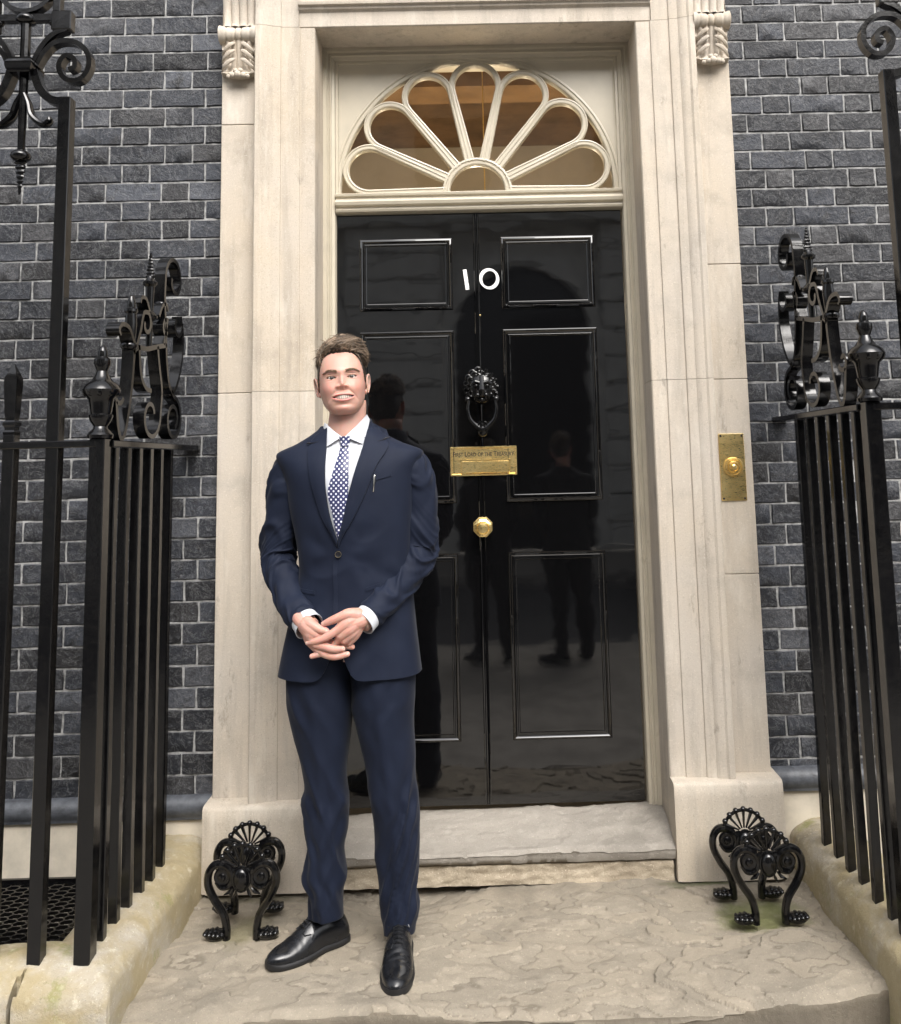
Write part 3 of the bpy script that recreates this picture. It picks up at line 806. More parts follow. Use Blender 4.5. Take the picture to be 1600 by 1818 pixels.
# knocker
kx, kz = -.007, 1.727
K = lambda x, y, z: dd((kx+x, DY-y, kz+z))
hd = MB(); hd.ball(K(0,.030,0), .06, 22, 16, (.95,.62,1.08))
hd.ball(K(0,.068,-.022), .022, 12, 8, (1.15,.8,.85)); hd.ball(K(0,.062,-.048), .015, 12, 8, (1.1,.8,.7))
hd.tube([K(0,.060,.042), K(0,.073,.010), K(0,.086,-.014), K(0,.082,-.024)], [.009,.010,.013,.009], 8)
for s in (-1, 1):
    hd.tube([K(s*.006,.070,.018), K(s*.022,.068,.022), K(s*.038,.056,.010)], [.005,.0075,.004], 8)
    hd.ball(K(s*.021,.062,.006), .0085); hd.ball(K(s*.016,.080,-.032), .010); hd.tube([K(s*.010,.082,-.022), K(s*.024,.070,-.038), K(s*.03,.058,-.05)], [.006,.007,.004], 8)
head = hd.build('knocker_head', IRON, door)
random.seed(5)
for ring_r, nn, dep in ((.052, 12, .050), (.064, 16, .034)):
    for k in range(nn):
        a = 2*PI*(k+.5*(ring_r > .06))/nn
        if math.sin(a) < -.82: continue
        cx, cz = ring_r*math.cos(a)*.92, ring_r*math.sin(a)*1.02+.006
        pts = []
        for j in range(11):
            q = j/10; b = a+1.2+q*4.4*(1 if math.cos(a) > 0 else -1); r = .0135*(1-.7*q)
            pts.append(K(cx+r*math.cos(b), dep+.006*q, cz+r*math.sin(b)))
        MB().tube(pts, [.0052*(1-.45*j/10) for j in range(11)], 7).build('mane_curl', IRON, head)
rp = spline([K(-.052,.055,-.052), K(-.056,.060,-.085), K(-.046,.060,-.125), K(-.018,.058,-.155), K(0,.058,-.163), K(.018,.058,-.155), K(.046,.060,-.125), K(.056,.060,-.085), K(.052,.055,-.052)], 5)
MB().tube(rp, [.0065+.0085*math.exp(-((i/(len(rp)-1)-.5)/.17)**2) for i in range(len(rp))], 10).build('knocker_ring', IRON, door)
sk = MB(); sk.ball(K(0,.052,-.168), .022, 12, 8, (1,.8,1.1)); sk.ball(K(0,.02,-.165), .026, 12, 8, (1,.8,1))
for s in (-1, 1):
    sk.tube([K(s*(.004+.012*math.cos(b)), .066, -.146+.012*math.sin(b)) for b in [j*.5 for j in range(8)]], .0035, 6)
    sk.ball(K(s*.055,.045,-.046), .014, 10, 7)
sk.build('knocker_striker', IRON, door)
bt = MB().ball(dd((-.007, DY-.004, 2.02)), .004); bt.build('peephole', BRASS, door)

# doorbell on the pilaster
bell = thing('doorbell', 'tall brass bell plate with a round push on the stone pilaster', 'doorbell', (.914, -.051, 1.398))
bp = MB().cbox(-.047, .047, -.005, .0005, -.123, .123, .0018).build('back_plate', BRASS, bell, True, 30)
Mb = Matrix.Translation((.002, -.005, 0)) @ Matrix.Rotation(PI/2, 4, 'X')
MB().lathe([(0,0),(.036,0),(.036,.006),(.033,.010),(.029,.0105),(.026,.006),(.022,.006),(.0195,.012),(.016,.0125),(.014,.008),(.011,.008),(.0095,.014),(.005,.016),(0,.0165)], 28, Mb).build('bell_push', BRASS, bell, True, 28)
for sx in (-1, 1):
    for sz in (-1, 1): MB().ball((sx*.039, -.0052, sz*.115), .0042, 8, 6, (1,.4,1)).build('screw', ENGRAVE, bell)

# ------------------------------------------------------------------ building across the street (seen mirrored in the door)
ob = thing('stone_building', 'pale rusticated stone building across the street mirrored in the door', 'building', (0, -12, -.17))
def opp():
    px = [-17.5, -12.3, -7.1, -1.62, 3.1, 8.2, 13.4]; pw = 1.75
    for i, c in enumerate(px):
        z = 0; k = 0
        while z < 6.0:
            h = .50
            MB().cbox(c-pw/2-.03*(k % 2), c+pw/2+.03*(k % 2), -.6, 0.0, z+.02, z+h-.02, .025).build('pier_stone', OPPST, ob, False)
            z += h; k += 1
        if i < len(px)-1:
            l, r = c+pw/2, px[i+1]-pw/2; m = (l+r)/2; R = (r-l)/2-.25; zs = 4.0
            MB().box(l, r, -.5, -.42, 0, 6).build('window_pane', DARKGL, ob, False)
            pts = [(m+(R+.13)*math.cos(a*PI/16), -.3, zs+(R+.13)*math.sin(a*PI/16)) for a in range(17)]
            MB().sweep(pts, (0,1,0), [(-.14,-.1),(-.14,.2),(.14,.2),(.14,-.1)]).build('arch', OPPST, ob, False)
            for sgn in (-1, 1): MB().box(m+sgn*(R+.13)-.13, m+sgn*(R+.13)+.13, -.42, -.05, 0, zs).build('window_jamb', OPPST, ob, False)
            V = []; F = []
            for a in range(17):
                b = a*PI/16; V += [(m+(R+.2)*math.cos(b), -.35, zs+(R+.2)*math.sin(b)), (m+(R+.25)*1.02*math.cos(b), -.35, 6.1)]
            for a in range(16): F.append((2*a, 2*a+2, 2*a+3, 2*a+1))
            MB().add(V, F).build('spandrel_stone', OPPST, ob, False)
    MB().box(-20, 16, -.9, -.6, 0, 9.0).build('wall', OPPST, ob, False)
    for z0, z1, pr in ((6.0,6.35,.25),(6.35,6.5,.4),(8.6,8.9,.3),(8.9,9.15,.6)): MB().box(-20, 16, -.9, pr, z0, z1).build('cornice', OPPST, ob, False)
    for k in range(10):
        x = -18+k*3.5; MB().box(x-.7, x+.7, -.6, -.5, 6.8, 8.3).build('upper_window', DARKGL, ob, False)
opp()
# ------------------------------------------------------------------ wrought iron railings
def spiral(c, r0, r1, a0, a1, n, pw=1.0):
    return [(c[0]+lerp(r0, r1, (k/n)**pw)*math.cos(lerp(a0, a1, k/n)), c[1]+lerp(r0, r1, (k/n)**pw)*math.sin(lerp(a0, a1, k/n))) for k in range(n+1)]
def sp2(pts, n=6): return [(p.x, p.y) for p in spline([Vector((a, b, 0)) for a, b in pts], n)]
URN = [(0,0),(.034,.001),(.036,.011),(.030,.020),(.021,.028),(.019,.035),(.029,.050),(.033,.063),(.033,.068),(.028,.071),(.029,.075),(.033,.103),(.036,.113),(.049,.127),(.0525,.140),(.046,.154),(.030,.165),(.020,.180),(.015,.194),(.018,.202),(.0235,.216),(.022,.229),(.013,.236),(.0135,.249),(.010,.262),(.003,.269),(0,.2695)]
def twist_tip(mb, p, h, r):
    n = 26
    mb.tube([(p[0], p[1], p[2]+h*k/n) for k in range(n+1)], [r*(1-.75*k/n)*(.75+.35*math.sin(k*.9)**2) for k in range(n+1)], 6, flat=.42, twist=.42)
def railing(sgn, X, yc, zr, y_far, n_side, y_last, label, xt, front_xs, dy):
    t = thing('iron_railing', label, 'railing', (X, yc, .15))
    O = Vector((X, yc, .15)); zt = zr
    def L(x, y, z): return (x-O.x, y-O.y, z-O.z)
    def bx(name, x0, x1, y0, y1, z0, z1, b=.0025, par=None): return MB().cbox(min(x0,x1)-O.x, max(x0,x1)-O.x, y0-O.y, y1-O.y, z0-O.z, z1-O.z, b).build(name, IRON, par or t, True, 30)
    cp = bx('corner_post', X-.022, X+.022, yc-.022, yc+.022, .135, zr+.004)
    MB().lathe(URN, 24, Matrix.Translation(L(X, yc, zr+.0035)), ribs=0).build('finial', IRON, cp)
    # gadroons on the urn
    for k in range(10):
        a = 2*PI*k/10
        MB().ball((X-O.x+.041*math.cos(a), .041*math.sin(a), zr+.138-O.z), .0145, 8, 6, (.8,.8,1.05)).build('gadroon', IRON, cp)
    for k in range(1, n_side):
        y = lerp(yc, y_last, k/(n_side-1))
        wob = [(random.uniform(-.0018,.0018), random.uniform(-.0018,.0018)) for _ in range(5)]; wob[-1] = (0, 0)
        h_ = .0135; MB().loft([[(wx+a*h_, y-yc+wy+b*h_, lerp(.12, zr-.0205, q/4)-O.z) for a, b in ((-1,-.8),(-.8,-1),(.8,-1),(1,-.8),(1,.8),(.8,1),(-.8,1),(-1,.8))] for q, (wx, wy) in enumerate(wob)]).build('bar', IRON, t, True, 30)
    bx('side_rail', X-.029, X+.029, yc+.0235, y_far, zr-.020, zr+.0)
    bx('front_rail', X-sgn*.0, sgn*3.0, yc-.0232, yc+.0228, zr-.0205, zr-.0005)
    for i, x in enumerate(front_xs):
        b = bx('bar', x-.0165, x+.0165, yc-.0165, yc+.0165, .13, zr+.022)
        pr = MB(); pr.lathe([(0,0),(.022,.0),(.024,.008),(.019,.014),(.019,.022),(.025,.028),(.025,.036),(.018,.042)], 4, Matrix.Translation(L(x, yc, zr+.020)) @ Matrix.Rotation(PI/4, 4, 'Z'))
        pr.lathe([(.017,.04),(.021,.062),(.0255,.150),(.024,.165),(.002,.205),(0,.2055)], 4, Matrix.Translation(L(x, yc, zr+.020)) @ Matrix.Rotation(PI/4, 4, 'Z'))
        pr.build('spear_head', IRON, b, True, 30)
    # scroll panel standing on the side rail; u = y measured in the railing plane
    def S(pts, name='scroll', w_=.0072, d=.0180, par=None, taper=False):
        P3 = [L(X, a+dy, b+(zr-1.526)) for a, b in pts]
        sc = None
        if taper: m = len(P3); sc = [1-.45*clamp((k/m-.6)/.4) for k in range(m)]
        return MB().sweep(P3, (1,0,0), [(-w_,-d),(w_,-d),(w_,d),(-w_,d)], scale=sc).build(name, IRON, par or t, True, 40)
    zo = zr-1.526
    S(spiral((-.262,2.098), .026, .088, -PI*1.05, PI*1.05, 40)+sp2([(-.350,2.085),(-.352,2.02),(-.338,1.92),(-.325,1.82),(-.30,1.735),(-.262,1.70)], 5)[1:]+spiral((-.250,1.611), .080, .030, PI*.55, PI*.55-PI*2.9, 50)[1:])
    S(spiral((-.225,1.945), .018, .048, -PI*1.3, PI*.15, 26)+sp2([(-.176,1.95),(-.166,1.88),(-.19,1.79),(-.235,1.72),(-.27,1.705)], 5)[1:])
    S(spiral((-.450,1.612), .026, .081, -PI*1.9, PI*.05, 44)+sp2([(-.369,1.63),(-.362,1.70),(-.385,1.77),(-.405,1.835)], 5)[1:])
    S(sp2([(-.715,1.64),(-.70,1.57),(-.675,1.532),(-.645,1.56),(-.615,1.66),(-.60,1.75),(-.595,1.82)], 6), w_=.0075)
    S(sp2([(-.600,1.80),(-.57,1.82),(-.50,1.825),(-.42,1.842),(-.33,1.86)], 5), 'tie_bar', .008, .018)
    S(spiral((-.335,1.915), .012, .035, -PI*.2, -PI*1.6, 18)+[(-.352,1.86)])
    S(spiral((-.505,1.905), .012, .042, PI*.9, PI*2.4, 20)+sp2([(-.497,1.945),(-.53,1.935),(-.55,1.88),(-.575,1.83)],5)[1:])
    S(sp2([(-.56,1.83),(-.54,1.74),(-.50,1.70),(-.452,1.693)],5))
    S(spiral((-.70,1.665), .010, .034, PI*.2, PI*1.9, 20))
    S(sp2([(-.60,1.83),(-.64,1.87),(-.69,1.875),(-.712,1.855),(-.70,1.84)], 5), 'leaf', .007, .02, taper=True)
    S(sp2([(-.40,1.95),(-.37,1.99),(-.335,2.0),(-.32,1.98)], 5), 'leaf', .006, .018, taper=True)
    S(sp2([(-.48,1.95),(-.51,1.985),(-.545,1.985),(-.555,1.965)], 5), 'leaf', .006, .018, taper=True)
    col = MB(); col.lathe([(0,0),(.022,0),(.026,.006),(.026,.014),(.022,.02),(0,.02)], 14, Matrix.Translation(L(X, -.594+dy, 1.812+zo))); col.build('collar', IRON, t)
    spk = MB()
    spk.lathe([(.009,0),(.011,.06),(.011,.095),(.026,.104),(.028,.112),(.02,.122),(.012,.13),(.013,.16),(.015,.21),(.023,.218),(.024,.226),(.014,.235),(.010,.245)], 14, Matrix.Translation(L(X, -.44+dy, 1.83+zo)))
    twist_tip(spk, L(X, -.44+dy, 2.07+zo), .085, .017); spk.build('spike', IRON, t)
    sp_ = MB(); sp_.lathe([(.012,0),(.016,.03),(.019,.07),(.016,.10),(.021,.106),(.020,.114),(.013,.12),(.012,.14),(.007,.155),(0,.16)], 12, Matrix.Translation(L(X, -.585+dy, 1.825+zo))); sp_.build('spike', IRON, t)
    for a, b, r in ((-.60,1.845,.012),(-.33,1.86,.012),(-.405,1.842,.013),(-.262,1.70,.011),(-.352,2.0,.011)):
        MB().ball(L(X, a+dy, b+zo), r, 10, 7, (1.7,1,1)).build('rivet', IRON, t)
    return t
railing(-1, -1.098, -.776, 1.526, -.0, 7, -.245, 'black iron railing with urn finial and scrollwork above the mesh grate', None, (-1.351, -1.60, -1.725, -1.85), 0)
railing(1, 1.118, -.768, 1.580, -.0, 7, -.20, 'black iron railing with urn finial and scrollwork on the doorbell side', None, (1.50, 1.625), .055)

# tall iron arches carrying scrolled cresting, one on each front railing
def iron_arch(xp, sgn, dz, label):
    # sgn: +1 the arch body lies toward +x of the post's inner side mirrored; built about centre xc
    yc = -.776; xc = xp-(-1)*0
    half_w = .131; xc = xp - half_w if sgn < 0 else xp + half_w
    t = thing('iron_arch', label, 'iron arch', (xc, yc, .15)); O = Vector((xc, yc, .15))
    def L(x, z): return (x, 0, z+dz-O.z)
    def R(pts, name, w_=.0085, d=.014, par=None):
        return MB().sweep([L(a, b) for a, b in pts], (0,-1,0), [(-w_,-d),(w_,-d),(w_,d),(-w_,d)]).build(name, IRON, par or t, True, 40)
    for s in (-1, 1):
        MB().cbox(s*half_w-.018, s*half_w+.018, -.018, .018, -.02, 2.548+dz-O.z, .002).build('post', IRON, t, True, 30)
        R(sp2([(s*.145,2.536),(s*.108,2.536),(s*.078,2.548),(s*.055,2.575),(s*.040,2.612),(s*.034,2.635)], 5), 'shoulder', .0115, .016)
        R([(s*a, b) for a, b in sp2([(.040,2.648),(.062,2.690),(.098,2.722),(.150,2.722),(.190,2.690),(.197,2.640),(.170,2.602),(.128,2.606),(.108,2.645),(.125,2.678),(.152,2.668),(.155,2.643),(.138,2.634)], 6)], 'scroll', .0075)
        R([(s*a, b) for a, b in sp2([(.030,2.655),(.052,2.705),(.085,2.745),(.126,2.765)], 6)], 'scroll', .0075)
        MB().cbox(s*.111-.030, s*.111+.030, -.016, .016, 2.760+dz-O.z, 2.822+dz-O.z, .003).build('block', IRON, t, True, 30)
        MB().cbox(s*.095-.011, s*.095+.011, -.014, .014, 2.82+dz-O.z, 3.35+dz-O.z, .002).build('upright', IRON, t, True, 30)
        MB().ball(L(s*.078, 2.79), .011, 10, 7).build('rivet', IRON, t)
        # pendant leaf
        pts = spline([Vector(L(0, 2.575)), Vector(L(s*.018, 2.535)), Vector(L(s*.030, 2.495)), Vector(L(s*.062, 2.468)), Vector(L(s*.082, 2.478)), Vector(L(s*.080, 2.492))], 5)
        MB().tube(pts, [.010+.008*math.sin(PI*k/(len(pts)-1)) for k in range(len(pts)-1)]+[.003], 10, up=(0,1,0), flat=.55).build('leaf', IRON, t)
    MB().lathe([(0,0),(.043,0),(.052,.008),(.056,.02),(.056,.03),(.046,.04),(.046,.046),(0,.046)], 4, Matrix.Translation(L(0, 2.622)) @ Matrix.Rotation(PI/4, 4, 'Z')).build('collar', IRON, t, True, 30)
    MB().tube([L(0, 2.66), L(0, 2.79)], .0145, 10).ball(L(0, 2.80), .030, 14, 8, (1,1,.62)).build('stem', IRON, t)
    pd = MB(); pd.tube([L(0, 2.63), L(0, 2.37)], [.013,.010], 10); pd.ball(L(0, 2.372), .029, 14, 8, (1,1,.66))
    n = 30
    pd.tube([L(0, 2.36-.105*k/n) for k in range(n+1)], [.019*(1-.8*k/n)*(.7+.4*math.sin(k*.75)**2) for k in range(n+1)], 6, flat=.4, twist=.38)
    pd.build('pendant', IRON, t)
    R([(-.10,2.803),(.10,2.803)], 'cross_bar', .010, .012)
    R([(p[0], p[1]) for p in spiral((0,2.905), .082, .082, 0, 2*PI, 30)], 'ring', .0065)
    R([(-.10,3.0),(.10,3.0)], 'cross_bar', .008, .012)
    R([(p[0], p[1]) for p in spiral((0,3.09), .07, .07, 0, 2*PI, 30)], 'ring', .006)
iron_arch(-1.227, -1, 0, 'tall black iron arch with scrolls and twisted pendant above the grate side railing')
iron_arch(1.241, 1, .035, 'tall black iron arch with scrolls above the doorbell side railing')

# ------------------------------------------------------------------ boot scrapers
def scraper(cx, y0, y1, dx, dz, label):
    t = thing('boot_scraper', label, 'boot scraper', (cx, (y0+y1)/2, dz), 'boot scrapers by the door')
    ym = (y0+y1)/2
    for yy, ox, main in ((y0, -dx, 1), (y1, dx, 0)):
        def Q(x, z): return (x+ox, yy-ym, z)
        for s in (-1, 1):
            pts = [(s*.046,.0),(s*.047,.035),(s*.058,.075),(s*.085,.115),(s*.104,.155),(s*.104,.190),(s*.088,.214),(s*.062,.218),(s*.038,.203),(s*.030,.176),(s*.042,.154),(s*.064,.150),(s*.080,.168)]
            P = spline([Vector(Q(*p)) for p in pts], 6); m = len(P)
            leg = MB().tube(P, [.0142 if k < m*.55 else .0142-.006*(k-m*.55)/(m*.45) for k in range(m)], 10, up=(0,1,0), flat=.85).build('leg', IRON, t)
            MB().lathe([(0,0),(.026,0),(.027,.008),(.023,.013),(.016,.011),(.012,.012),(.009,.019),(0,.021)], 18, Matrix.Translation((s*.060+ox, yy-ym+.004, .182)) @ Matrix.Rotation(PI/2, 4, 'X')).build('eye', IRON, leg)
            ft = MB(); ft.ball(Q(s*.080,.0145), .02, 14, 9, (1.75,1.25,.78)); 
            for q in range(4): ft.ball((s*(.066+.014*q)+ox, yy-ym-.020+.003*q, .022), .0085, 8, 6, (1.0,1.5,.8))
            for q in range(3): ft.ball((s*(.078+.014*q)+ox, yy-ym-.002, .030-.002*q), .0075, 8, 6, (1.0,2.0,.6))
            ft.build('paw', IRON, leg)
            lf_ = MB().tube([Q(s*.030,.148), Q(s*.040,.136), Q(s*.056,.128)], [.006,.010,.003], 8, up=(0,1,0), flat=.6); lf_.tube([Q(s*.014,.150), Q(s*.022,.130), Q(s*.030,.118)], [.005,.008,.002], 8, up=(0,1,0), flat=.6)
            lf_.build('leaf', IRON, t)
        ov = MB().ball((ox, yy-ym-.010, .176), .024, 18, 12, (1,.7,1.4)); ov.tube([(ox+.025*math.cos(a*PI/10), yy-ym-.008, .176+.036*math.sin(a*PI/10)) for a in range(20)], .0045, 8, closed=True)
        ov.build('boss', IRON, t)
        sh = MB()
        for k in range(7):
            a = math.radians(22+136*k/6)
            sh.tube([Q(.018*math.cos(a), .206+.012*math.sin(a)), Q(.044*math.cos(a), .205+.042*math.sin(a)), Q(.066*math.cos(a), .205+.066*math.sin(a))], [.004,.0058,.0082], 8, up=(0,1,0), flat=.7)
        sh.tube([Q(.068*math.cos(math.radians(8+164*k/24)), .205+.068*math.sin(math.radians(8+164*k/24))) for k in range(25)], .0058, 8)
        for k in range(9):
            a = math.radians(8+164*k/8); sh.ball(Q(.070*math.cos(a), .205+.070*math.sin(a)), .0095, 9, 7)
        sh.tube([Q(-.07,.208), Q(-.03,.199), Q(.03,.199), Q(.07,.208)], .009, 8)
        sh.build('shell', IRON, t)
    MB().cbox(-.004-.0, .004, y0-ym+.004, y1-ym-.004, .150, .196, .001).build('blade', IRON, t, True, 30) if abs(dx) < .003 else MB().loft([[(ox-.004, y, .150), (ox+.004, y, .150), (ox+.004, y, .196), (ox-.004, y, .196)] for ox, y in ((-dx, y0-ym+.004), (dx, y1-ym-.004))]).build('blade', IRON, t, False)
scraper(-.793, -.408, -.252, -.010, .0, 'black cast iron boot scraper beside the shoe of the man')
scraper(.838, -.412, -.255, -.012, .002, 'black cast iron boot scraper beside the green moss on the landing')
# ------------------------------------------------------------------ the standing man
def m_skin():
    T = NT('skin'); vc = T.n('ShaderNodeVertexColor'); vc.layer_name = 'tint'
    nz = T.noise(160, 3, .6); big = T.noise(38, 4, .6)
    c = T.mix(vc.outputs[0], (.62,.20,.15), T.ramp(big, [(.48,0),(.75,.16)]))
    return T.set(c, .46, 0, T.bump(nz, .10, .0006), Subsurface_Weight=.40, Subsurface_Scale=.012, Specular_IOR_Level=.4)
def m_suit():
    T = NT('navy suit wool'); co = T.coords('Object')
    wv = T.noise(900, 2, .5, co); big = T.noise(11, 3, .5, co)
    c = T.mix((.0046,.0080,.0205), (.0066,.0108,.0255), T.ramp(big, [(.35,0),(.7,1)]))
    c = T.mix(c, (.018,.024,.042), T.ramp(wv, [(.55,0),(.8,.35)]))
    return T.set(c, .72, 0, T.bump(wv, .25, .0006), Sheen_Weight=.05, Sheen_Roughness=.4, Specular_IOR_Level=.22)
def m_shirt():
    T = NT('white shirt cotton'); co = T.coords('Object')
    return T.set(T.mix((.54,.56,.60), (.48,.50,.55), T.ramp(T.noise(30, 3, .5, co), [(.4,0),(.8,.6)])), .75, 0, T.bump(T.noise(600, 2, .5, co), .15, .0005), Sheen_Weight=.1)
def m_tie():
    T = NT('spotted navy silk'); co = T.coords('Object')
    sx = T.n('ShaderNodeSeparateXYZ'); T.l(co, sx.inputs[0])
    P = .0150
    def cell(ox, oz):
        u = T.math('SUBTRACT', T.math('FRACT', T.math('ADD', T.math('DIVIDE', sx.outputs[0], P), ox)), .5)
        v = T.math('SUBTRACT', T.math('FRACT', T.math('ADD', T.math('DIVIDE', sx.outputs[2], P*1.1), oz)), .5)
        return T.math('SQRT', T.math('ADD', T.math('MULTIPLY', u, u), T.math('MULTIPLY', v, v)))
    d = T.math('MINIMUM', cell(0, 0), cell(.5, .5))
    c = T.mix((.80,.80,.84), (.012,.018,.085), T.ramp(d, [(.155,0),(.20,1)]))
    return T.set(c, .42, 0, T.bump(T.noise(700, 2, .5, co), .12, .0004), Sheen_Weight=.2)
def m_leather():
    T = NT('black shoe leather'); nz = T.noise(48, 4, .6)
    return T.set(T.mix((.006,.0065,.008), (.014,.015,.018), T.ramp(nz, [(.4,0),(.75,1)])), T.ramp(T.noise(14, 4, .6), [(.3,.16),(.7,.34)]), 0, T.bump(T.noise(110, 3, .6), .16, .001), Specular_IOR_Level=.5)
def m_hair():
    T = NT('brown hair'); vc = T.n('ShaderNodeVertexColor'); vc.layer_name = 'tint'
    return T.set(vc.outputs[0], .42, 0, None, Specular_IOR_Level=.5)
SKIN, SUIT, SHIRT, TIE, LEATHER, HAIRM = m_skin(), m_suit(), m_shirt(), m_tie(), m_leather(), m_hair()
SOLE = m_simple('black rubber sole', (.010,.010,.011), .55, 0, .1, 40, .1)
EYEW = m_simple('eye white', (.56,.53,.50), .2, 0, .03, 40, 0)
IRIS = m_simple('grey brown iris', (.045,.040,.036), .15, 0, .1, 300, 0)
TOOTH = m_simple('tooth enamel', (.50,.455,.40), .25, 0, .05, 90, 0)
LASH = m_simple('brow and lash hair', (.19,.12,.075), .6, 0, .2, 200, 0)
SILVER = m_simple('polished silver clip', (.86,.84,.78), .2, 1.0, .06, 60, 0)
GOLD = m_simple('pale gold clip', (.85,.72,.45), .22, 1.0, .1, 60, 0)
BUTTON = m_simple('dark horn button', (.012,.012,.016), .3, 0, .1, 60, 0)

MO = Vector((-.42, -.49, 0))
G = lambda d, s: math.exp(-(d/s)**2)

# --- head frame: origin between the eyes
HC = Vector((-.033, -.010, 1.7062)); roll = math.radians(5.0); pit = math.radians(3.0)
HX = Vector((math.cos(roll), 0, math.sin(roll))); HZ0 = Vector((-math.sin(roll), 0, math.cos(roll)))
HZ = HZ0*math.cos(pit)+Vector((0,1,0))*math.sin(pit); HY = HZ.cross(HX)
yawh = math.radians(8.5); HX, HY = HX*math.cos(yawh)+HY*math.sin(yawh), HY*math.cos(yawh)-HX*math.sin(yawh)
def HW(x, y, z): return HC+HX*x+HY*y+HZ*z
HT = [(-.1145,.014,-.060,-.025),(-.110,.031,-.073,-.010),(-.1025,.0435,-.0795,.005),(-.092,.0525,-.0825,.025),(-.078,.0606,-.0835,.045),(-.06,.0672,-.084,.070),(-.04,.0708,-.0845,.088),(-.02,.0728,-.085,.098),(0,.0738,-.086,.102),(.02,.0735,-.088,.103),(.045,.0710,-.083,.101),(.07,.0645,-.072,.094),(.09,.053,-.055,.080),(.102,.040,-.034,.064),(.109,.022,-.012,.042),(.112,.004,.012,.018)]
TW = [(a, b) for a, b, _, _ in HT]; TF = [(a, c) for a, _, c, _ in HT]; TB = [(a, d) for a, _, _, d in HT]
def base_head(th, z, off=0.0):
    w_, yf, yb = sinterp(TW, z)+off, sinterp(TF, z)-off, sinterp(TB, z)+off
    s, c = math.sin(th), math.cos(th); yc = (yf+yb)*.5*.6+.0
    x = w_*math.copysign(abs(s)**.9, s)
    y = yc+(yf-yc)*abs(c)**.8 if c > 0 else yc+(yb-yc)*abs(c)**.9
    return x, y
MH = .0350
def mouth_edges(x):
    t = x/MH; return -.0578-.0030*t*t, -.0708+.0106*t*t
def in_mouth(x, z):
    if abs(x) > MH: return 0
    u, l = mouth_edges(x); return sstep(l-.0006, l+.0008, z)*(1-sstep(u-.0008, u+.0006, z))
def eye_lens(x, z):
    d = (abs(x)-.032)/.0158; zz = z-.0012*d
    if abs(d) >= 1: return 0
    u = .0043*(1-d*d)**.8; l = -.0035*(1-d*d)
    return sstep(l-.0005, l+.0007, zz)*(1-sstep(u-.0007, u+.0005, zz))
NOSEH = [(-.0430,0),(-.0395,.0042),(-.0350,.0105),(-.0300,.0165),(-.0245,.0190),(-.019,.0172),(-.010,.0125),(0,.0080),(.010,.0045),(.022,.001),(.03,0)]
NOSEW = [(-.042,.0125),(-.033,.0120),(-.025,.0098),(-.015,.0078),(0,.0070),(.015,.0085),(.03,.012)]
def face_disp(x, z):
    ax = abs(x); d = 0
    d += .0030*G(z-.018, .009)*G(ax-.026, .022)+.002*G(z-.02, .01)*G(x, .012)
    d -= .0072*G(ax-.031, .0165)*G(z-.001, .0125)
    d += .0035*G(ax-.032, .015)*G(z+.002, .009)
    if -.0430 < z < .03: d += sinterp(NOSEH, z)*math.exp(-(ax/(1.12*sinterp(NOSEW, z)))**2)
    d += .0070*G(ax-.0140, .0058)*G(z+.0300, .0052)
    d -= .0026*G(ax-.0068, .003)*G(z+.0362, .0020)
    d += .0065*G(x, .034)*G(z+.066, .022)
    d += .0085*G(ax-.043, .021)*G(z+.036, .019)
    d += .0070*G(x, .022)*G(z+.100, .013)
    d -= .0030*G(x, .026)*G(z+.0875, .0050)
    # smile folds
    t = clamp((-.042-z)/.030)
    if -.082 < z < -.034: d -= .0032*G(ax-(.0195+.0245*t**.8), .0056)*math.sin(PI*clamp((-.034-z)/.046))
    # lips
    if ax < .040:
        u, l = mouth_edges(min(ax, MH)); k = 1-(ax/.040)**2
        d += .0036*k*G(z-(u+.0028), .0032)+.0066*k*G(z-(l-.0048), .0050)
    m = in_mouth(x, z)
    d -= .013*m
    d -= .0075*eye_lens(x, z)
    d += .0016*G(ax-.032, .014)*G(z-.0068, .0022)
    d -= .0012*G(ax-.032, .013)*G(z-.0098, .0016)
    d -= .0010*G(ax-.034, .013)*G(z+.0085, .0016)
    return d
def head_vert(th, z):
    x, y = base_head(th, z)
    fm = sstep(.05, .45, math.cos(th))
    if fm > 0: y -= face_disp(x, z)*fm
    # temple and cheek hollow
    if z < .03: 
        sh = G(abs(th)-1.15, .28)*G(z+.062, .03); x *= 1-.05*sh
    return x, y
def skin_tint(x, y, z):
    base = Vector((.53,.315,.25)); ax = abs(x)
    pink = .65*G(ax-.043, .022)*G(z+.034, .022)+.30*G(x, .018)*G(z+.032, .018)+.35*G(x, .02)*G(z+.10, .018)+.25*G(z-.055, .03)*G(x, .05)
    c = base.lerp(Vector((.50,.205,.16)), clamp(pink*.8))
    stub = sstep(-.078, -.10, z)*.12*(1-G(x, .012)*.3)
    c = c.lerp(Vector((.40,.28,.22)), clamp(stub))
    if y < 0 and ax < .038:
        u, l = mouth_edges(min(ax, MH)); k = 1-(ax/.0375)**2
        if k > 0:
            lip = max(sstep(u+.0062*k, u+.0042*k, z)*sstep(u-.003, u-.001, z), sstep(l-.0088*k-.001, l-.0062*k-.0005, z)*sstep(l+.003, l+.001, z))
            c = c.lerp(Vector((.53,.20,.18)), .85*lip*min(1, k*3))
        if in_mouth(x, z) > .4: c = Vector((.06,.015,.013))
    e = eye_lens(x, z)
    if e > .3 and y < 0: c = c.lerp(Vector((.36,.20,.17)), .8)
    return c
body = MB(); tint = []
NTH, NZ = 260, 230
zs_h = [lerp(-.1145, .112, (k/NZ)) for k in range(NZ+1)]
ths = [PI*math.copysign(abs(s)**1.55, s) for s in [-1+2*k/NTH for k in range(NTH)]]
rings = []; tint_h = []
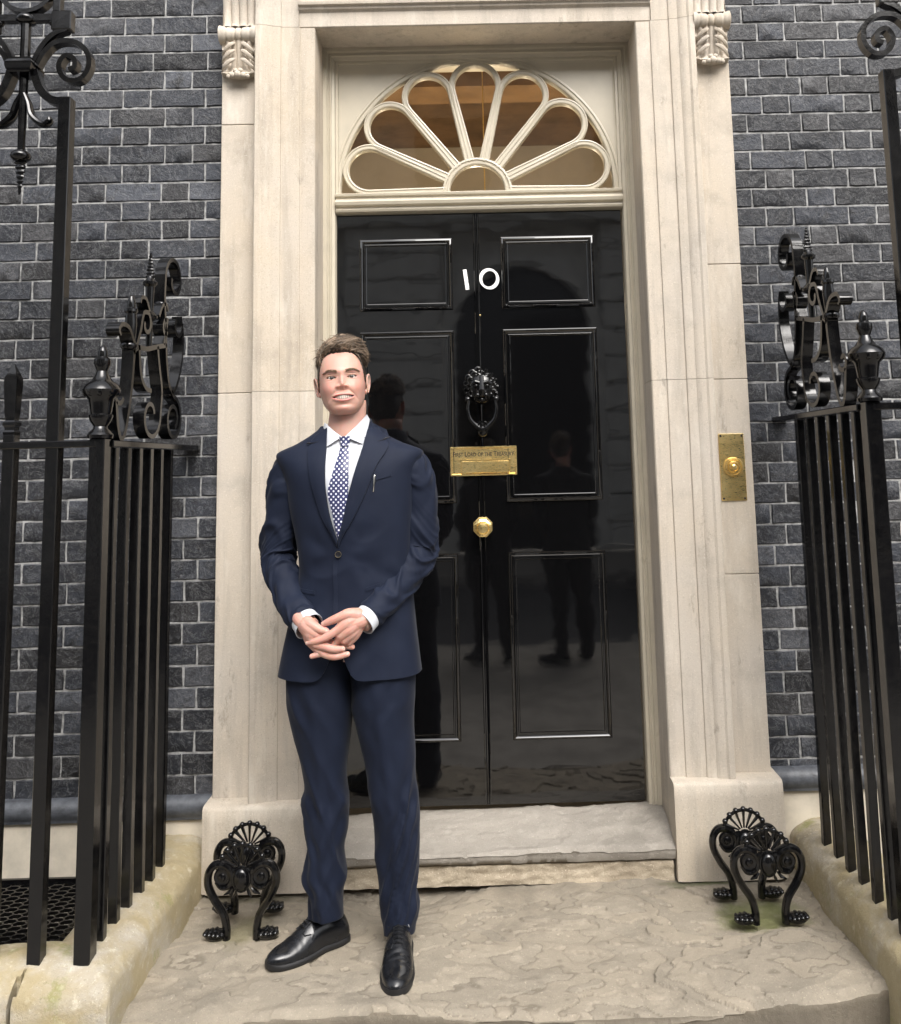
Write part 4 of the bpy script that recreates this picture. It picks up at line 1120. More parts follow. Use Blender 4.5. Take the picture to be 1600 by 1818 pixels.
for z in zs_h:
    rg = []
    for th in ths:
        x, y = head_vert(th, z); rg.append(HW(x, y, z)); tint_h.append(skin_tint(x, y, z))
    rings.append(rg)
body.loft(rings); tint += tint_h
def add_skin(fn):
    n0 = len(body.v); fn(body); tint.extend([Vector((.52,.305,.245))]*(len(body.v)-n0))
# neck and hidden trunk
def trunk(mb):
    R = []
    for z, cx, cy, rx, ry in ((1.645,-.018,.022,.056,.060),(1.62,-.018,.018,.0575,.062),(1.59,-.020,.012,.0585,.062),(1.555,-.022,.006,.060,.062),(1.53,-.022,.0,.066,.062),(1.50,-.02,0,.10,.06),(1.45,-.01,0,.15,.07),(1.25,0,0,.14,.09),(1.1,0,0,.13,.09),(.95,0,0,.14,.09),(.85,0,.01,.14,.09)):
        ring = []
        for k in range(40):
            a = 2*PI*k/40; yy = cy+ry*math.sin(a); xx = cx+rx*math.cos(a)
            if z > 1.53 and math.sin(a) < 0: yy -= .004*G(xx-cx, .012)
            ring.append((xx, yy, z))
        R.append(ring)
    mb.loft(R)
add_skin(trunk)
ARM_L = [(-.150,.004,1.432,.042),(-.190,.004,1.428,.0585),(-.2085,.005,1.390,.0600),(-.2160,.008,1.333,.0595),(-.230,.014,1.25,.0550),(-.2425,.015,1.171,.0520),(-.2315,-.005,1.125,.0500),(-.209,-.030,1.089,.0485),(-.180,-.070,1.038,.0455),(-.150,-.108,1.003,.0440),(-.128,-.130,.984,.0435)]
ARM_R = [(.130,.004,1.440,.042),(.171,.004,1.436,.0585),(.191,.005,1.398,.0605),(.2005,.008,1.345,.0600),(.204,.014,1.26,.0580),(.201,.016,1.172,.0570),(.188,-.012,1.130,.0545),(.162,-.040,1.091,.0510),(.126,-.080,1.052,.0460),(.092,-.118,1.017,.0430),(.066,-.145,.994,.0410)]
def arm_core(mb):
    for A, end in ((ARM_L, (-.108,-.150,.967)), (ARM_R, (.045,-.163,.977))):
        pts = [Vector(a[:3]) for a in A]+[Vector(end)]
        mb.tube(spline(pts, 4), .030, 14)
    for q in (((-.10,0,.88),(-.088,.01,.45),(-.092,.022,.16)), ((.09,0,.88),(.116,.0,.45),(.130,.006,.12))): mb.tube(q, [.05,.035,.026], 12)
add_skin(arm_core)
# ears
def ears(mb):
    for s in (-1, 1):
        def E(u, v, o): return HW(s*(.0715+o+.010*(u*.5+.5)+.004*v), .012+u*.017+.004*v, -.014+v*.031)
        n0 = len(mb.v); P = []
        for i in range(13):
            v = -1+2*i/12; row = []
            hw = .95*math.sqrt(max(.02, 1-abs(v)**2.6))*(1 if v > -.2 else .82+.18*(v+1)/.8)
            for j in range(15):
                u = -1+2*j/14; uu = u*hw
                edge = sstep(.55, .85, math.sqrt(u*u*.9+v*v*.55)) if v > -.6 else .2
                o = .0065*edge-.004*(1-edge)*(1 if v > -.5 else .1)+.004*G(u+.1, .22)*G(v-.05, .5)
                row.append(E(uu, v, o))
            P.append(row)
        mb.grid(P)
        mb.grid([[Vector(p)-HX*s*.007+HY*.001 for p in row] for row in P])
        # helix rim
        rim = []
        for k in range(22):
            a = math.radians(-70+265*k/21); u = math.cos(a)*.93; v = math.sin(a)*.98
            if v < -.5: u *= .85
            rim.append(E(u, v, .005))
        mb.tube(rim, [.0022+.0016*math.sin(PI*k/21) for k in range(22)], 8)
        mb.ball(E(-.35, -.86, .001), .0085, 10, 8, (.55,.9,1))
add_skin(ears)
# hands: two remeshed hands with five fingers each, laced together
HCN = Vector((-.040, -.180, .943))
def hp(cx, cy, dy): return Vector(((cx-700)*.000204, dy, -(cy-650)*.000197))+HCN
def hand_mesh(parts, nails):
    mb = MB()
    for pts, rad in parts:
        P = spline(pts, 5); m = len(P); R = [sinterp([(i/(len(rad)-1), r) for i, r in enumerate(rad)], k/(m-1)) for k in range(m)]
        mb.tube(P, R, 14); mb.ball(P[-1], R[-1]*.985, 14, 10); mb.ball(P[0], R[0], 12, 8)
    me = mb.mesh('hand', False); o = link('hand', me)
    r = o.modifiers.new('r', 'REMESH'); r.mode = 'VOXEL'; r.voxel_size = .0014
    s = o.modifiers.new('s', 'SMOOTH'); s.factor = .5; s.iterations = 4
    bpy.context.view_layer.update()
    ev = bpy.data.meshes.new_from_object(o.evaluated_get(bpy.context.evaluated_depsgraph_get())); bpy.data.objects.remove(o)
    V = [v.co.copy() for v in ev.vertices]; F = [tuple(p.vertices) for p in ev.polygons]
    for v in V: tint.append(None)
    body.add(V, F)
    for i in range(len(tint)-len(V), len(tint)):
        p = V[i-(len(tint)-len(V))]
        best = 1
        for np_, nr in nails: best = min(best, (p-np_).length/nr)
        c = Vector((.53,.315,.255)).lerp(Vector((.50,.235,.19)), .35+.35*noise.noise(p*60))
        if best < 1: c = Vector((.57,.37,.31))
        tint[i] = c
A = hp
HA = [  # his left hand (on the doorbell side)
  ([A(1250,350,.018), A(1120,430,.002), A(960,480,-.010)], [.019,.0225,.021]),
  ([A(1070,400,.0), A(960,430,-.014), A(815,530,-.020)], [.019,.018,.0135]),
  ([A(1080,440,.0), A(980,530,-.012), A(850,620,-.014)], [.022,.019,.014]),
  ([A(1090,480,.002), A(1010,590,-.006), A(900,690,-.006)], [.018,.017,.0135]),
  ([A(1100,510,.006), A(1040,630,.002), A(955,735,.003)], [.016,.015,.0115]),
  ([A(1080,350,.002), A(960,320,-.012), A(860,345,-.018), A(725,398,-.017), A(610,447,-.012)], [.022,.0175,.0140,.0118,.0088]),
  ([A(815,530,-.020), A(655,625,-.024), A(510,678,-.022), A(385,712,-.014)], [.0125,.0112,.0100,.0074]),
  ([A(850,620,-.014), A(770,735,-.002), A(620,850,-.006), A(440,905,-.010)], [.0125,.0112,.0102,.0078]),
  ([A(900,690,-.006), A(820,780,.014), A(640,800,.020), A(520,780,.022)], [.012,.011,.010,.008]),
  ([A(955,735,.003), A(880,820,.020), A(740,830,.028), A(620,820,.03)], [.0105,.0095,.0085,.007]),
]
HB = [  # his right hand
  ([A(215,390,.024), A(345,505,.004), A(430,585,-.006)], [.019,.0215,.022]),
  ([A(345,470,.002), A(430,540,-.010), A(560,645,-.010)], [.022,.019,.013]),
  ([A(360,530,.004), A(415,620,-.006), A(500,735,-.012)], [.018,.0175,.0135]),
  ([A(355,560,.006), A(400,680,.0), A(485,790,-.002)], [.017,.016,.013]),
  ([A(365,430,.002), A(440,455,-.012), A(545,515,-.017), A(648,548,-.016)], [.019,.0155,.0125,.0100]),
  ([A(560,645,-.010), A(680,720,.004), A(800,780,.012), A(1000,806,.006)], [.012,.0105,.0098,.0078]),
  ([A(500,735,-.012), A(640,770,-.018), A(760,800,-.022), A(880,803,-.018)], [.0130,.0118,.0108,.0084]),
  ([A(490,790,-.004), A(620,880,-.010), A(780,912,-.016), A(945,884,-.014)], [.0120,.0112,.0104,.0080]),
  ([A(480,790,.004), A(600,860,.014), A(720,850,.02), A(820,840,.02)], [.011,.010,.009,.007]),
]
hand_mesh(HA, [(A(590,437,-.021), .0062), (A(365,708,-.020), .0062), (A(415,905,-.017), .0062)])
hand_mesh(HB, [(A(672,540,-.024), .0062), (A(905,797,-.025), .0058), (A(968,876,-.021), .0058)])
person = body.build('person', SKIN, None, True, 180)
ca = person.data.color_attributes.new('tint', 'FLOAT_COLOR', 'POINT')
ca.data.foreach_set('color', [q for c in tint for q in (c.x, c.y, c.z, 1.0)])
person.location = MO
tag(person, 'smiling man in a navy suit standing with clasped hands on the landing', 'person')
# note: all body and clothing coordinates are local to the man's standing point
# --- eyes, brows, teeth
for s in (-1, 1):
    xs_, ys_ = None, 9
    yy = min(head_vert(th, .0075)[1] for th in [s*k*.004 for k in range(60, 140)] if abs(abs(head_vert(th, .0075)[0])-.032) < .002)
    c = (s*.0290, yy+.0006+.0126, .0)
    e = MB(); e.ball((0,0,0), .0128, 24, 16); 
    M = Matrix.Translation(HW(*c)) @ Matrix((HX, HY, HZ)).transposed().to_4x4()
    e.v = [tuple(M @ Vector(p)) for p in e.v]
    eb = e.build('eye', EYEW, person)
    i = MB(); i.lathe([(.0,.0132),(.0026,.0131),(.0056,.0119),(.0060,.0114),(0,.0110)], 20, M @ Matrix.Rotation(s*math.radians(7), 4, 'Z') @ Matrix.Rotation(PI/2, 4, 'X'))
    i.build('iris', IRIS, eb)
    pts = []
    for k in range(13):
        d = -1+2*k/12; x = .032+d*.0160; z = .0012*d*1+.0043*max(0, 1-d*d)**.8+.0005
        th_ = math.asin(min(1, (x/.0738))**(1/.9)); X, Y_ = head_vert(s*th_, z); pts.append(HW(s*x, Y_-.0010, z))
    MB().tube(pts, [.0004+.0005*math.sin(PI*k/12) for k in range(13)], 6).build('lash', LASH, person)
    bw = MB(); random.seed(3+s)
    for k in range(230):
        u = random.random(); v = random.uniform(-1, 1)
        x = .0125+u*.042; zc = .0165+.0052*math.sin(PI*min(1, u*1.25)*.62)-.006*max(0, u-.62)/.38+.0008
        th_w = .0042*(1-.62*u**1.6)
        z = zc+v*th_w; th_ = math.asin(min(1, x/.0738)**(1/.9)); X, Y_ = head_vert(s*th_, z)
        p0 = HW(s*x, Y_-.0002, z); p1 = HW(s*(x+.0055), Y_-.0014+.0016*u, z+.0018*(1-1.5*u)); 
        bw.tube([p0, (p0+p1)/2-HY*.0006, p1], [.0005,.00045,.0001], 4)
    bw.build('eyebrow', LASH, person)
tb = MB()
for k in range(8):
    xc = (k-3.5)*.0060; wd = .0032
    u, l = mouth_edges(xc); zt = u+.0022; zb = max(l+.0004, u-.0125+abs(xc)*.20)
    ym = sinterp(TF, -.062)-.0065*G(xc, .034)-.0020+.0085*(xc/.024)**2+.0045
    rings = []
    for q in range(6):
        z = lerp(zt, zb, q/5); rr = [(xc+wd*math.cos(a*PI/5), ym-.0013*max(-.3, math.sin(a*PI/5))-.0006*math.sin(PI*q/5), z) for a in range(10)]
        rings.append([HW(*p) for p in rr])
    tb.loft(rings)
tb.build('teeth', TOOTH, person)

# --- hair
def hairline(th):
    a = math.degrees(abs(th)); return interp([(0,.082),(25,.081),(40,.077),(52,.068),(60,.048),(66,.016),(71,-.008),(77,-.016),(84,-.006),(92,.012),(104,.014),(118,-.02),(140,-.055),(180,-.062)], a)
def hair_off(th, z):
    hl = hairline(th)+.004*noise.noise((th*9, z*40, 1)); m = sstep(hl-.004, hl+.006, z)
    top = sstep(.055, .095, z); front = G(th, 1.1)
    thick = .0045+.0155*top+.011*top*front+.004*sstep(.03,.07,z)
    thick += .004*top*noise.noise((math.sin(th)*4, math.cos(th)*4, z*30))
    return lerp(-.006, thick, m), m
hm = MB(); ht = []; rings = []
for k in range(121):
    z = lerp(-.075, .1122, k/120); rg = []
    for j in range(140):
        th = -PI+2*PI*j/140; off, m = hair_off(th, z); off = off*.72 if off > 0 else off; x, y = base_head(th, z)
        n = Vector((math.sin(th)*(1-.0), -math.cos(th), 0)); up = sstep(.05, .112, z)
        p = Vector((x, y, z))+n*off*(1-.75*up)+Vector((.0,0,1))*off*up*.95
        rg.append(HW(*p)); g_ = .62+.25*noise.noise((x*90, y*90, z*50)); ht.append(Vector((.040,.027,.018))*g_)
    rings.append(rg)
hm.loft(rings, True, True)
random.seed(21)
def strand(p, d, n, ln, lift, r, col):
    pts = []; q = p.copy(); seg = 6
    for k in range(seg+1):
        t = k/seg; pts.append(HW(*q)); q = q+(d*(1-.15*t)+n*(lift*(1-1.7*t))).normalized()*(ln/seg)
    n0 = len(hm.v); hm.tube(pts, [r*(1-.75*(k/seg)**1.5) for k in range(seg+1)], 4); ht.extend([col]*(len(hm.v)-n0))
cnt = 0
while cnt < 8500:
    th = random.uniform(-PI, PI) if random.random() < .38 else (random.gauss(0, 1.0) if random.random() < .55 else random.uniform(-1.5, .4)); z = random.uniform(-.06, .112) if random.random() < .5 else random.uniform(.06, .112)
    if abs(th) > PI: continue
    off, m = hair_off(th, z)
    if m < .55: continue
    x, y = base_head(th, z); up = sstep(.05, .112, z)
    n = (Vector((math.sin(th), -math.cos(th), 0))*(1-up)+Vector((0,0,1))*(up+.05)).normalized()
    p = Vector((x, y, z))+Vector((math.sin(th), -math.cos(th), 0))*off*(1-.75*up)+Vector((0,0,1))*off*up*.95-n*.003
    top = sstep(.045, .08, z)
    sway = Vector((.75, .65, .25)) if x < .045 else Vector((.45,.6,-.45))
    sway = sway+Vector((random.gauss(0,.34), random.gauss(0,.34), random.gauss(0,.28)))
    side = Vector((.0, .45, -.95))+Vector((0, random.gauss(0,.2), random.gauss(0,.2)))
    d = (side.lerp(sway, top)); d = (d-n*d.dot(n)*.8).normalized()
    g_ = clamp(.48+1.0*noise.noise((x*62+y*20, y*55, z*75))+random.gauss(0, .17), .02, 1.15); col = Vector((.030,.020,.013)).lerp(Vector((.30,.215,.145)), g_*(.35+.65*top))
    fr = top*G(th, .9)
    strand(p, d, n, lerp(.012, .034, top)*random.uniform(.65, 1.1), lerp(.22, .45, top)+.3*fr, lerp(.0006, .0014, top)*random.uniform(.6, 1.3), col); cnt += 1
hair = hm.build('hair', HAIRM, person, True, 180)
hc = hair.data.color_attributes.new('tint', 'FLOAT_COLOR', 'POINT'); hc.data.foreach_set('color', [q for c in ht for q in (c.x, c.y, c.z, 1.0)])

# --- jacket body
JT = [(.800,-.011,.2195,.137,.128),(.86,-.009,.2105,.136,.124),(.95,-.004,.196,.131,.118),(1.05,.004,.1800,.124,.112),(1.12,.008,.1740,.122,.108),(1.20,.005,.1790,.127,.112),(1.30,-.002,.193,.133,.120),(1.38,-.005,.202,.131,.122),(1.42,-.008,.212,.124,.119),(1.450,-.009,.226,.112,.112),(1.468,-.009,.2325,.101,.104),(1.482,-.009,.2270,.093,.097),(1.494,-.010,.2010,.087,.092),(1.506,-.012,.170,.081,.087),(1.525,-.014,.134,.076,.082),(1.548,-.017,.097,.069,.075),(1.562,-.019,.082,.065,.071)]
JC = [(r[0], r[1]) for r in JT]; JW = [(r[0], r[2]) for r in JT]; JF = [(r[0], r[3]) for r in JT]; JB = [(r[0], r[4]) for r in JT]
BX, BZ = -.027, 1.173       # button
def wr(v): return 1-abs(2*v)
def jacket_wr(x, z, front):
    d = .0050*fbm(x*9+2, z*7, 3.3, 4)+.0035*(1-3*abs(noise.noise((x*7+z*5, z*9-x*4, 1.7))))*sstep(1.38, 1.1, z)
    if front:
        dx, dz = x-BX, z-BZ; r = math.hypot(dx, dz)
        a = math.atan2(dz, dx)
        d += .0030*math.sin(a*6+1.2)*G(r-.085, .07)*sstep(.02, .07, abs(dx))
        d += .0035*math.sin((z-.02*math.sin(x*20))*70+x*30)*G(z-1.09, .05)*sstep(.06, .16, abs(dx))
        d += .004*math.sin(x*42+1)*sstep(1.0, .84, z)
    else: d += .003*math.sin(x*30)
    return d
def jy(x, z, disp=True):
    cx, w_, f = sinterp(JC, z), sinterp(JW, z), sinterp(JF, z); t = clamp(abs(x-cx)/w_, 0, .999)
    s = t**(1/.82); c = math.sqrt(max(0, 1-s*s)); y = -f*c**.72
    return y-(jacket_wr(x, z, True)*c if disp else 0)
def hem_z(x):
    notch = .098*G(x+.031, .034)
    return .806+notch*1.0-.010*sstep(.03, .10, abs(x+.031))*0
jk = MB(); rings = []
nj, mj = 200, 150
for k in range(mj+1):
    t = k/mj; zb = lerp(.800, 1.562, t); rg = []
    for j in range(nj):
        a = 2*PI*j/nj; s, c = math.sin(a), math.cos(a)
        cx, w_, f, b = sinterp(JC, zb), sinterp(JW, zb), sinterp(JF, zb), sinterp(JB, zb)
        x = cx+w_*math.copysign(abs(s)**.82, s)
        z = zb
        if zb < .97 and c > 0:
            h0 = hem_z(x); z = h0+(zb-.800)*(.97-h0)/(.97-.800)
        if c > 0: y = -f*c**.72; y -= jacket_wr(x, z, True)*c
        else: y = b*abs(c)**.72; y += jacket_wr(x, z, False)*abs(c)
        if c > 0: y = lerp(y, -.030, sstep(1.500, 1.528, z)*(1-sstep(.050, .085, abs(x+.02))))
        rg.append((x, y, z))
    rings.append(rg)
jk.loft(rings, False, False)
# inner face of the skirt so the hem has thickness
rings2 = [[(lerp(p[0], sinterp(JC, .85), .03), p[1]*.955, p[2]+.002) for p in rg] for rg in rings[:24]]
jk.loft([rings[0], rings2[0]], False, False); jk.loft(rings2, False, False)
jacket = jk.build('jacket', SUIT, person, True, 180)
def strip(ea, eb, n, m, off, name, mat, par, thick=.0, yfun=None, smooth=60):
    yfun = yfun or (lambda x, z: jy(x, z))
    A_ = spline([Vector((x, z, 0)) for x, z in ea], 8); B_ = spline([Vector((x, z, 0)) for x, z in eb], 8)
    def at(P, t): k = t*(len(P)-1); i = min(int(k), len(P)-2); return P[i].lerp(P[i+1], k-i)
    rows = []
    for i in range(n+1):
        t = i/n; p, q = at(A_, t), at(B_, t); row = []
        for j in range(m+1):
            s = j/m; x, z = p.x+(q.x-p.x)*s, p.y+(q.y-p.y)*s
            row.append((x, yfun(x, z)-off(t, s), z))
        if thick:
            row = [(row[0][0], row[0][1]+thick, row[0][2])]+row+[(row[-1][0], row[-1][1]+thick, row[-1][2])]
        rows.append(row)
    if thick:
        rows = [[(x, y+thick, z) for x, y, z in rows[0]]]+rows+[[(x, y+thick, z) for x, y, z in rows[-1]]]
    return MB().grid(rows).build(name, mat, par, True, smooth)
LI = [(-.070,1.556),(-.068,1.500),(-.067,1.448),(-.063,1.366),(-.053,1.302),(-.040,1.252),(-.0275,1.212)]
LO = [(-.108,1.534),(-.126,1.500),(-.1225,1.454),(-.108,1.381),(-.078,1.289),(-.050,1.235),(-.031,1.196)]
RI = [(.060,1.572),(.047,1.505),(.034,1.455),(.011,1.369),(-.008,1.292),(-.018,1.255),(-.0265,1.212)]
RO = [(.108,1.548),(.121,1.494),(.086,1.431),(.053,1.345),(.012,1.265),(-.012,1.228),(-.027,1.192)]
shirt = strip([(-.069,1.522)]+LI[1:], [(.049,1.522)]+RI[1:], 40, 30, lambda t, s: .0012+.002*math.sin(PI*s)+.0006*math.sin(s*40+t*9), 'shirt', SHIRT, person)
lap = lambda t, s: .0055+.004*math.sin(PI*min(1, s*1.0))+.0015
strip(LO, LI, 46, 12, lambda t, s: .0075+.0065*s*(1-.6*t)+.002*math.sin(PI*s), 'lapel', SUIT, jacket, .007)
strip(RI, RO, 46, 12, lambda t, s: .0075+.0065*(1-s)*(1-.6*t)+.002*math.sin(PI*s), 'lapel', SUIT, jacket, .007)
# gorge seams and notches
for pts in ([(-.070,1.527),(-.098,1.512),(-.127,1.507)], [(.048,1.522),(.083,1.510),(.112,1.516)]):
    P = [(x, jy(x, z)-.0115, z) for x, z in [(p.x, p.y) for p in spline([Vector((a, b, 0)) for a, b in pts], 6)]]
    MB().tube(P, .0011, 6).build('gorge_seam', BUTTON, jacket)
for pts, wn in (([(-.136,1.505),(-.129,1.5085),(-.1215,1.5105)], .0028), ([(.100,1.5145),(.112,1.519),(.124,1.523)], .0030)):
    P = [(x, jy(x, z)-.0105, z) for x, z in pts]; MB().tube(P, [.0004, wn, .001], 6).build('notch', BUTTON, jacket)
# collar of the jacket round the neck
def neck_ring(rx, ry, cx, cy, ztop, zbot, name, mat, par, th=.004, a0=-.2, a1=1.2, roll=.0):
    P = []
    n = 60
    for k in range(n+1):
        a = lerp(a0, a1, k/n)*PI; x0, y0 = math.cos(a), math.sin(a); zt, zb_ = ztop(a), zbot(a)
        P.append([(cx+(rx-th)*x0, cy+(ry-th)*y0, zb_), (cx+(rx-th)*x0, cy+(ry-th)*y0, zt-.002), (cx+(rx-th*.5)*x0, cy+(ry-th*.5)*y0, zt), (cx+rx*x0, cy+ry*y0, zt-.002), (cx+(rx+.004+roll)*x0, cy+(ry+.004+roll)*y0, (zt+zb_)/2), (cx+(rx+.008+roll*2)*x0, cy+(ry+.008+roll*2)*y0, zb_)])
    return MB().grid(P).build(name, mat, par, True, 60)
sl_ = lambda a: .5+.5*math.sin(a)     # 0 front .. 1 back
neck_ring(.069, .070, -.0215, .010, lambda a: 1.533+.066*sl_(a)**.8+.006*math.cos(a), lambda a: 1.49+.05*sl_(a), 'collar_stand', SHIRT, shirt, .003, -.52, 1.52)
neck_ring(.0775, .080, -.0195, .012, lambda a: 1.543+.052*sl_(a)+.009*math.cos(a), lambda a: 1.500+.04*sl_(a), 'collar', SUIT, jacket, .004, -.23, 1.23, .006)
# shirt collar flaps
ycol = lambda x, z: min(jy(x, z, False), -.064-.25*max(0, 1.545-z))
strip([(-.083,1.560),(-.076,1.530),(-.067,1.496)], [(-.078,1.572),(-.050,1.546),(-.0225,1.5255)], 14, 14, lambda t, s: .0085+.007*math.sin(PI*s)*t-.012*(1-t)*(1-s)*.6, 'collar_flap', SHIRT, shirt, .004, ycol)
strip([(.054,1.594),(.022,1.560),(-.0125,1.5265)], [(.062,1.578),(.055,1.545),(.043,1.502)], 14, 14, lambda t, s: .0085+.007*math.sin(PI*s)*t-.012*(1-t)*s*.6, 'collar_flap', SHIRT, shirt, .004, ycol)
# tie
tie = strip([(-.024,1.499),(-.031,1.462),(-.044,1.41),(-.056,1.362),(-.050,1.325),(-.042,1.292),(-.034,1.245),(-.029,1.225)], [(-.001,1.499),(.003,1.462),(.0055,1.41),(.006,1.362),(.004,1.325),(-.001,1.292),(-.015,1.245),(-.025,1.222)], 50, 12, lambda t, s: .0065+.0045*math.sin(PI*s)+.004*math.sin(PI*t), 'tie', TIE, person, .005)
strip([(-.031,1.527),(-.0295,1.515),(-.024,1.496)], [(.0055,1.527),(.004,1.515),(-.0005,1.496)], 12, 12, lambda t, s: .008+.013*math.sin(PI*clamp(s,.02,.98))**.6*(1-.35*t), 'tie_knot', TIE, tie, .010, ycol)
# button, front edge, pockets
bt_ = MB().lathe([(0,0),(.0086,0),(.0092,.002),(.0085,.0036),(.0062,.0030),(.0058,.0024),(0,.0022)], 22, Matrix.Translation((BX, jy(BX, BZ)-.0025, BZ)) @ Matrix.Rotation(PI/2, 4, 'X')); bt_.build('button', BUTTON, jacket)
MB().tube([(BX+.0092*math.cos(a*PI/12), jy(BX, BZ)-.0058, BZ+.0092*math.sin(a*PI/12)) for a in range(24)], .0009, 6, closed=True).build('button_rim', GOLD, jacket)
strip([(-.036,1.200),(-.043,1.155),(-.0425,1.08),(-.0425,1.01),(-.045,.94)], [(-.020,1.190),(-.030,1.155),(-.031,1.08),(-.030,1.01),(-.031,.94)], 40, 6, lambda t, s: .0004+.0034*(1-s), 'front_edge', SUIT, jacket, .003)
def welt(p, q, h, name='pocket'):
    strip([(p[0], p[1]+h), (q[0], q[1]+h)], [p, q], 16, 4, lambda t, s: .0026, name, SUIT, jacket, .004)
welt((.079,1.389), (.133,1.402), .010); welt((-.150,1.060), (-.100,1.054), .011, 'pocket_flap'); welt((.055,1.062), (.098,1.074), .011, 'pocket_flap')
# --- sleeves
def sleeve(A_, ph, name, inner):
    ctrl = [Vector((a[0], a[1], a[2])) for a in A_]; P = spline(ctrl, 22); m = len(P)
    R = [sinterp([(i, a[3]) for i, a in enumerate(A_)], k/22) for k in range(m)]
    rings = []; N = None; n = 110
    for i, p in enumerate(P):
        t = (P[min(i+1, m-1)]-P[max(i-1, 0)]).normalized()
        if N is None: N = Vector((0,-1,0)); N = (N-t*N.dot(t)).normalized()
        else: N = (N-t*N.dot(t)).normalized()
        B = t.cross(N); u = i/(m-1); ring = []
        amp = .0024+.0062*G(u-.50, .12)+.0034*G(u-.22, .10)+.0040*G(u-.78, .16)
        for k in range(n):
            a = 2*PI*k/n; dirv = N*math.cos(a)+B*math.sin(a)
            q = p+dirv*R[i]
            wv = noise.noise((u*9.5+ph+1.5*math.sin(a+ph), math.cos(a)*.6, math.sin(a)*.6+ph))
            rid = (1-abs(wv)*3.0); 
            w2 = noise.noise((u*19+ph*2-1.8*math.cos(a), math.cos(a)*1.0, math.sin(a)*1.0))
            wv3 = noise.noise((u*24+ph*3+2.4*math.sin(a*1.0+1+ph), math.cos(a)*.5+3, ph)); d = amp*(1.35*math.exp(-(wv*5)**2)-.4+w2*.5+.55*math.exp(-(wv3*5)**2)*G(u-.52, .16))
            e = 1
            if u > .985: d *= .3
            ring.append(q+dirv*(d*e))
        rings.append(ring)
    # turn the cuff edge inward
    last = rings[-1]; c = P[-1]
    rings.append([c+(Vector(v)-c)*.93 for v in last]); back = P[-9]-P[-1]
    rings.append([c+(Vector(v)-c)*.90+back*.8 for v in last])
    o = MB().loft(rings, True, False).build(name, SUIT, person, True, 180)
    t = (P[-1]-P[-4]).normalized()
    return o, P[-1], t, N
def cuff(c, t, N, r0, r1, ln, par, flat):
    B = t.cross(N); rings = []
    for q, r in ((-.02, r0), (ln*.3, r0), (ln, r1), (ln+.0008, r1-.0012), (ln-.002, r1-.003), (-.01, r0-.004)):
        rings.append([c+t*q+(N*math.cos(2*PI*k/40)+B*math.sin(2*PI*k/40)*flat)*r for k in range(40)])
    MB().loft(rings, False, False).build('shirt_cuff', SHIRT, par, True, 60)
s1, c1, t1, N1 = sleeve(ARM_L, 1.7, 'sleeve', 1); s2, c2, t2, N2 = sleeve(ARM_R, 5.2, 'sleeve', -1)
cuff(c1, t1, N1, .0405, .0440, .030, s1, 1.0); cuff(c2, t2, N2, .0390, .0415, .029, s2, 1.0)
# --- trousers
LL = [(.86,-.205,.002),(.78,-.208,.0),(.70,-.205,-.006),(.62,-.184,-.013),(.533,-.161,-.024),(.466,-.150,-.025),(.44,-.157,-.021),(.395,-.154,-.020),(.346,-.152,-.024),(.291,-.144,-.034),(.24,-.153,-.032),(.205,-.160,-.030),(.167,-.143,-.038),(.13,-.144,-.040),(.088,-.143,-.041)]
RL = [(.86,-.012,.190),(.78,-.010,.189),(.70,-.006,.184),(.647,.006,.182),(.584,.021,.185),(.483,.041,.187),(.44,.046,.192),(.395,.054,.195),(.307,.062,.194),(.261,.064,.193),(.221,.067,.189),(.169,.072,.184),(.126,.075,.192),(.097,.075,.188),(.07,.081,.180),(.048,.085,.177)]
def leg(tab, ph, name, ycen, depth, hemf):
    zt, zb_ = tab[0][0], tab[-1][0]; L_ = [(z, l) for z, l, r in tab][::-1]; R_ = [(z, r) for z, l, r in tab][::-1]
    rings = []; n = 72; m = 190
    for k in range(m+1):
        z0 = lerp(zt, zb_, k/m); l, r = sinterp(L_, z0), sinterp(R_, z0); cx, w_ = (l+r)/2, (r-l)/2
        dp = interp(depth, z0); yc = interp(ycen, z0); ring = []
        amp = .0022+.0080*G(z0-.42, .07)+.0085*G(z0-.17, .09)+.0050*G(z0-.30, .06)+.003*G(z0-.72, .06)
        for j in range(n):
            a = 2*PI*j/n; s, c = math.sin(a), math.cos(a)
            x = cx+w_*math.copysign(abs(s)**.92, s); y = yc-dp*math.copysign(abs(c)**.92, c)
            z = z0+(hemf(s, c) if z0 < zb_+.08 else 0)*(1-sstep(zb_, zb_+.08, z0))
            crease = .006*G(a if a < PI else a-2*PI, .16)*sstep(.80,.74,z0)
            sg = 1 if ph < 4 else -1; wv = noise.noise((z0*9+ph+1.9*s*sg+.4*c, c*.45, ph)); w2 = noise.noise((z0*14-ph-2.3*s*sg, c*.6, s*.4)); w3 = noise.noise((z0*24+2.6*s*sg-1.2*c, ph, 0))
            d = amp*((1-abs(wv)*3.2)*1.0+w2*.7+w3*.45)*(.22+.80*max(0, c))
            ring.append((x+s*d, y-c*(d+crease), z))
        rings.append(ring)
    last = rings[-1]; cc = sum((Vector(p) for p in last), Vector())/n
    rings.append([cc+(Vector(p)-cc)*.94 for p in last]); rings.append([cc+(Vector(p)-cc)*.92+Vector((0,0,.03)) for p in last])
    return rings
tr = MB()
tr.loft(leg(LL, 2.2, 'leg', [(.10,.020),(.45,.005),(.86,.0)], [(.10,.062),(.2,.066),(.45,.078),(.62,.098),(.72,.112),(.86,.118)], lambda s, c: -.012*(-c)), True, False)
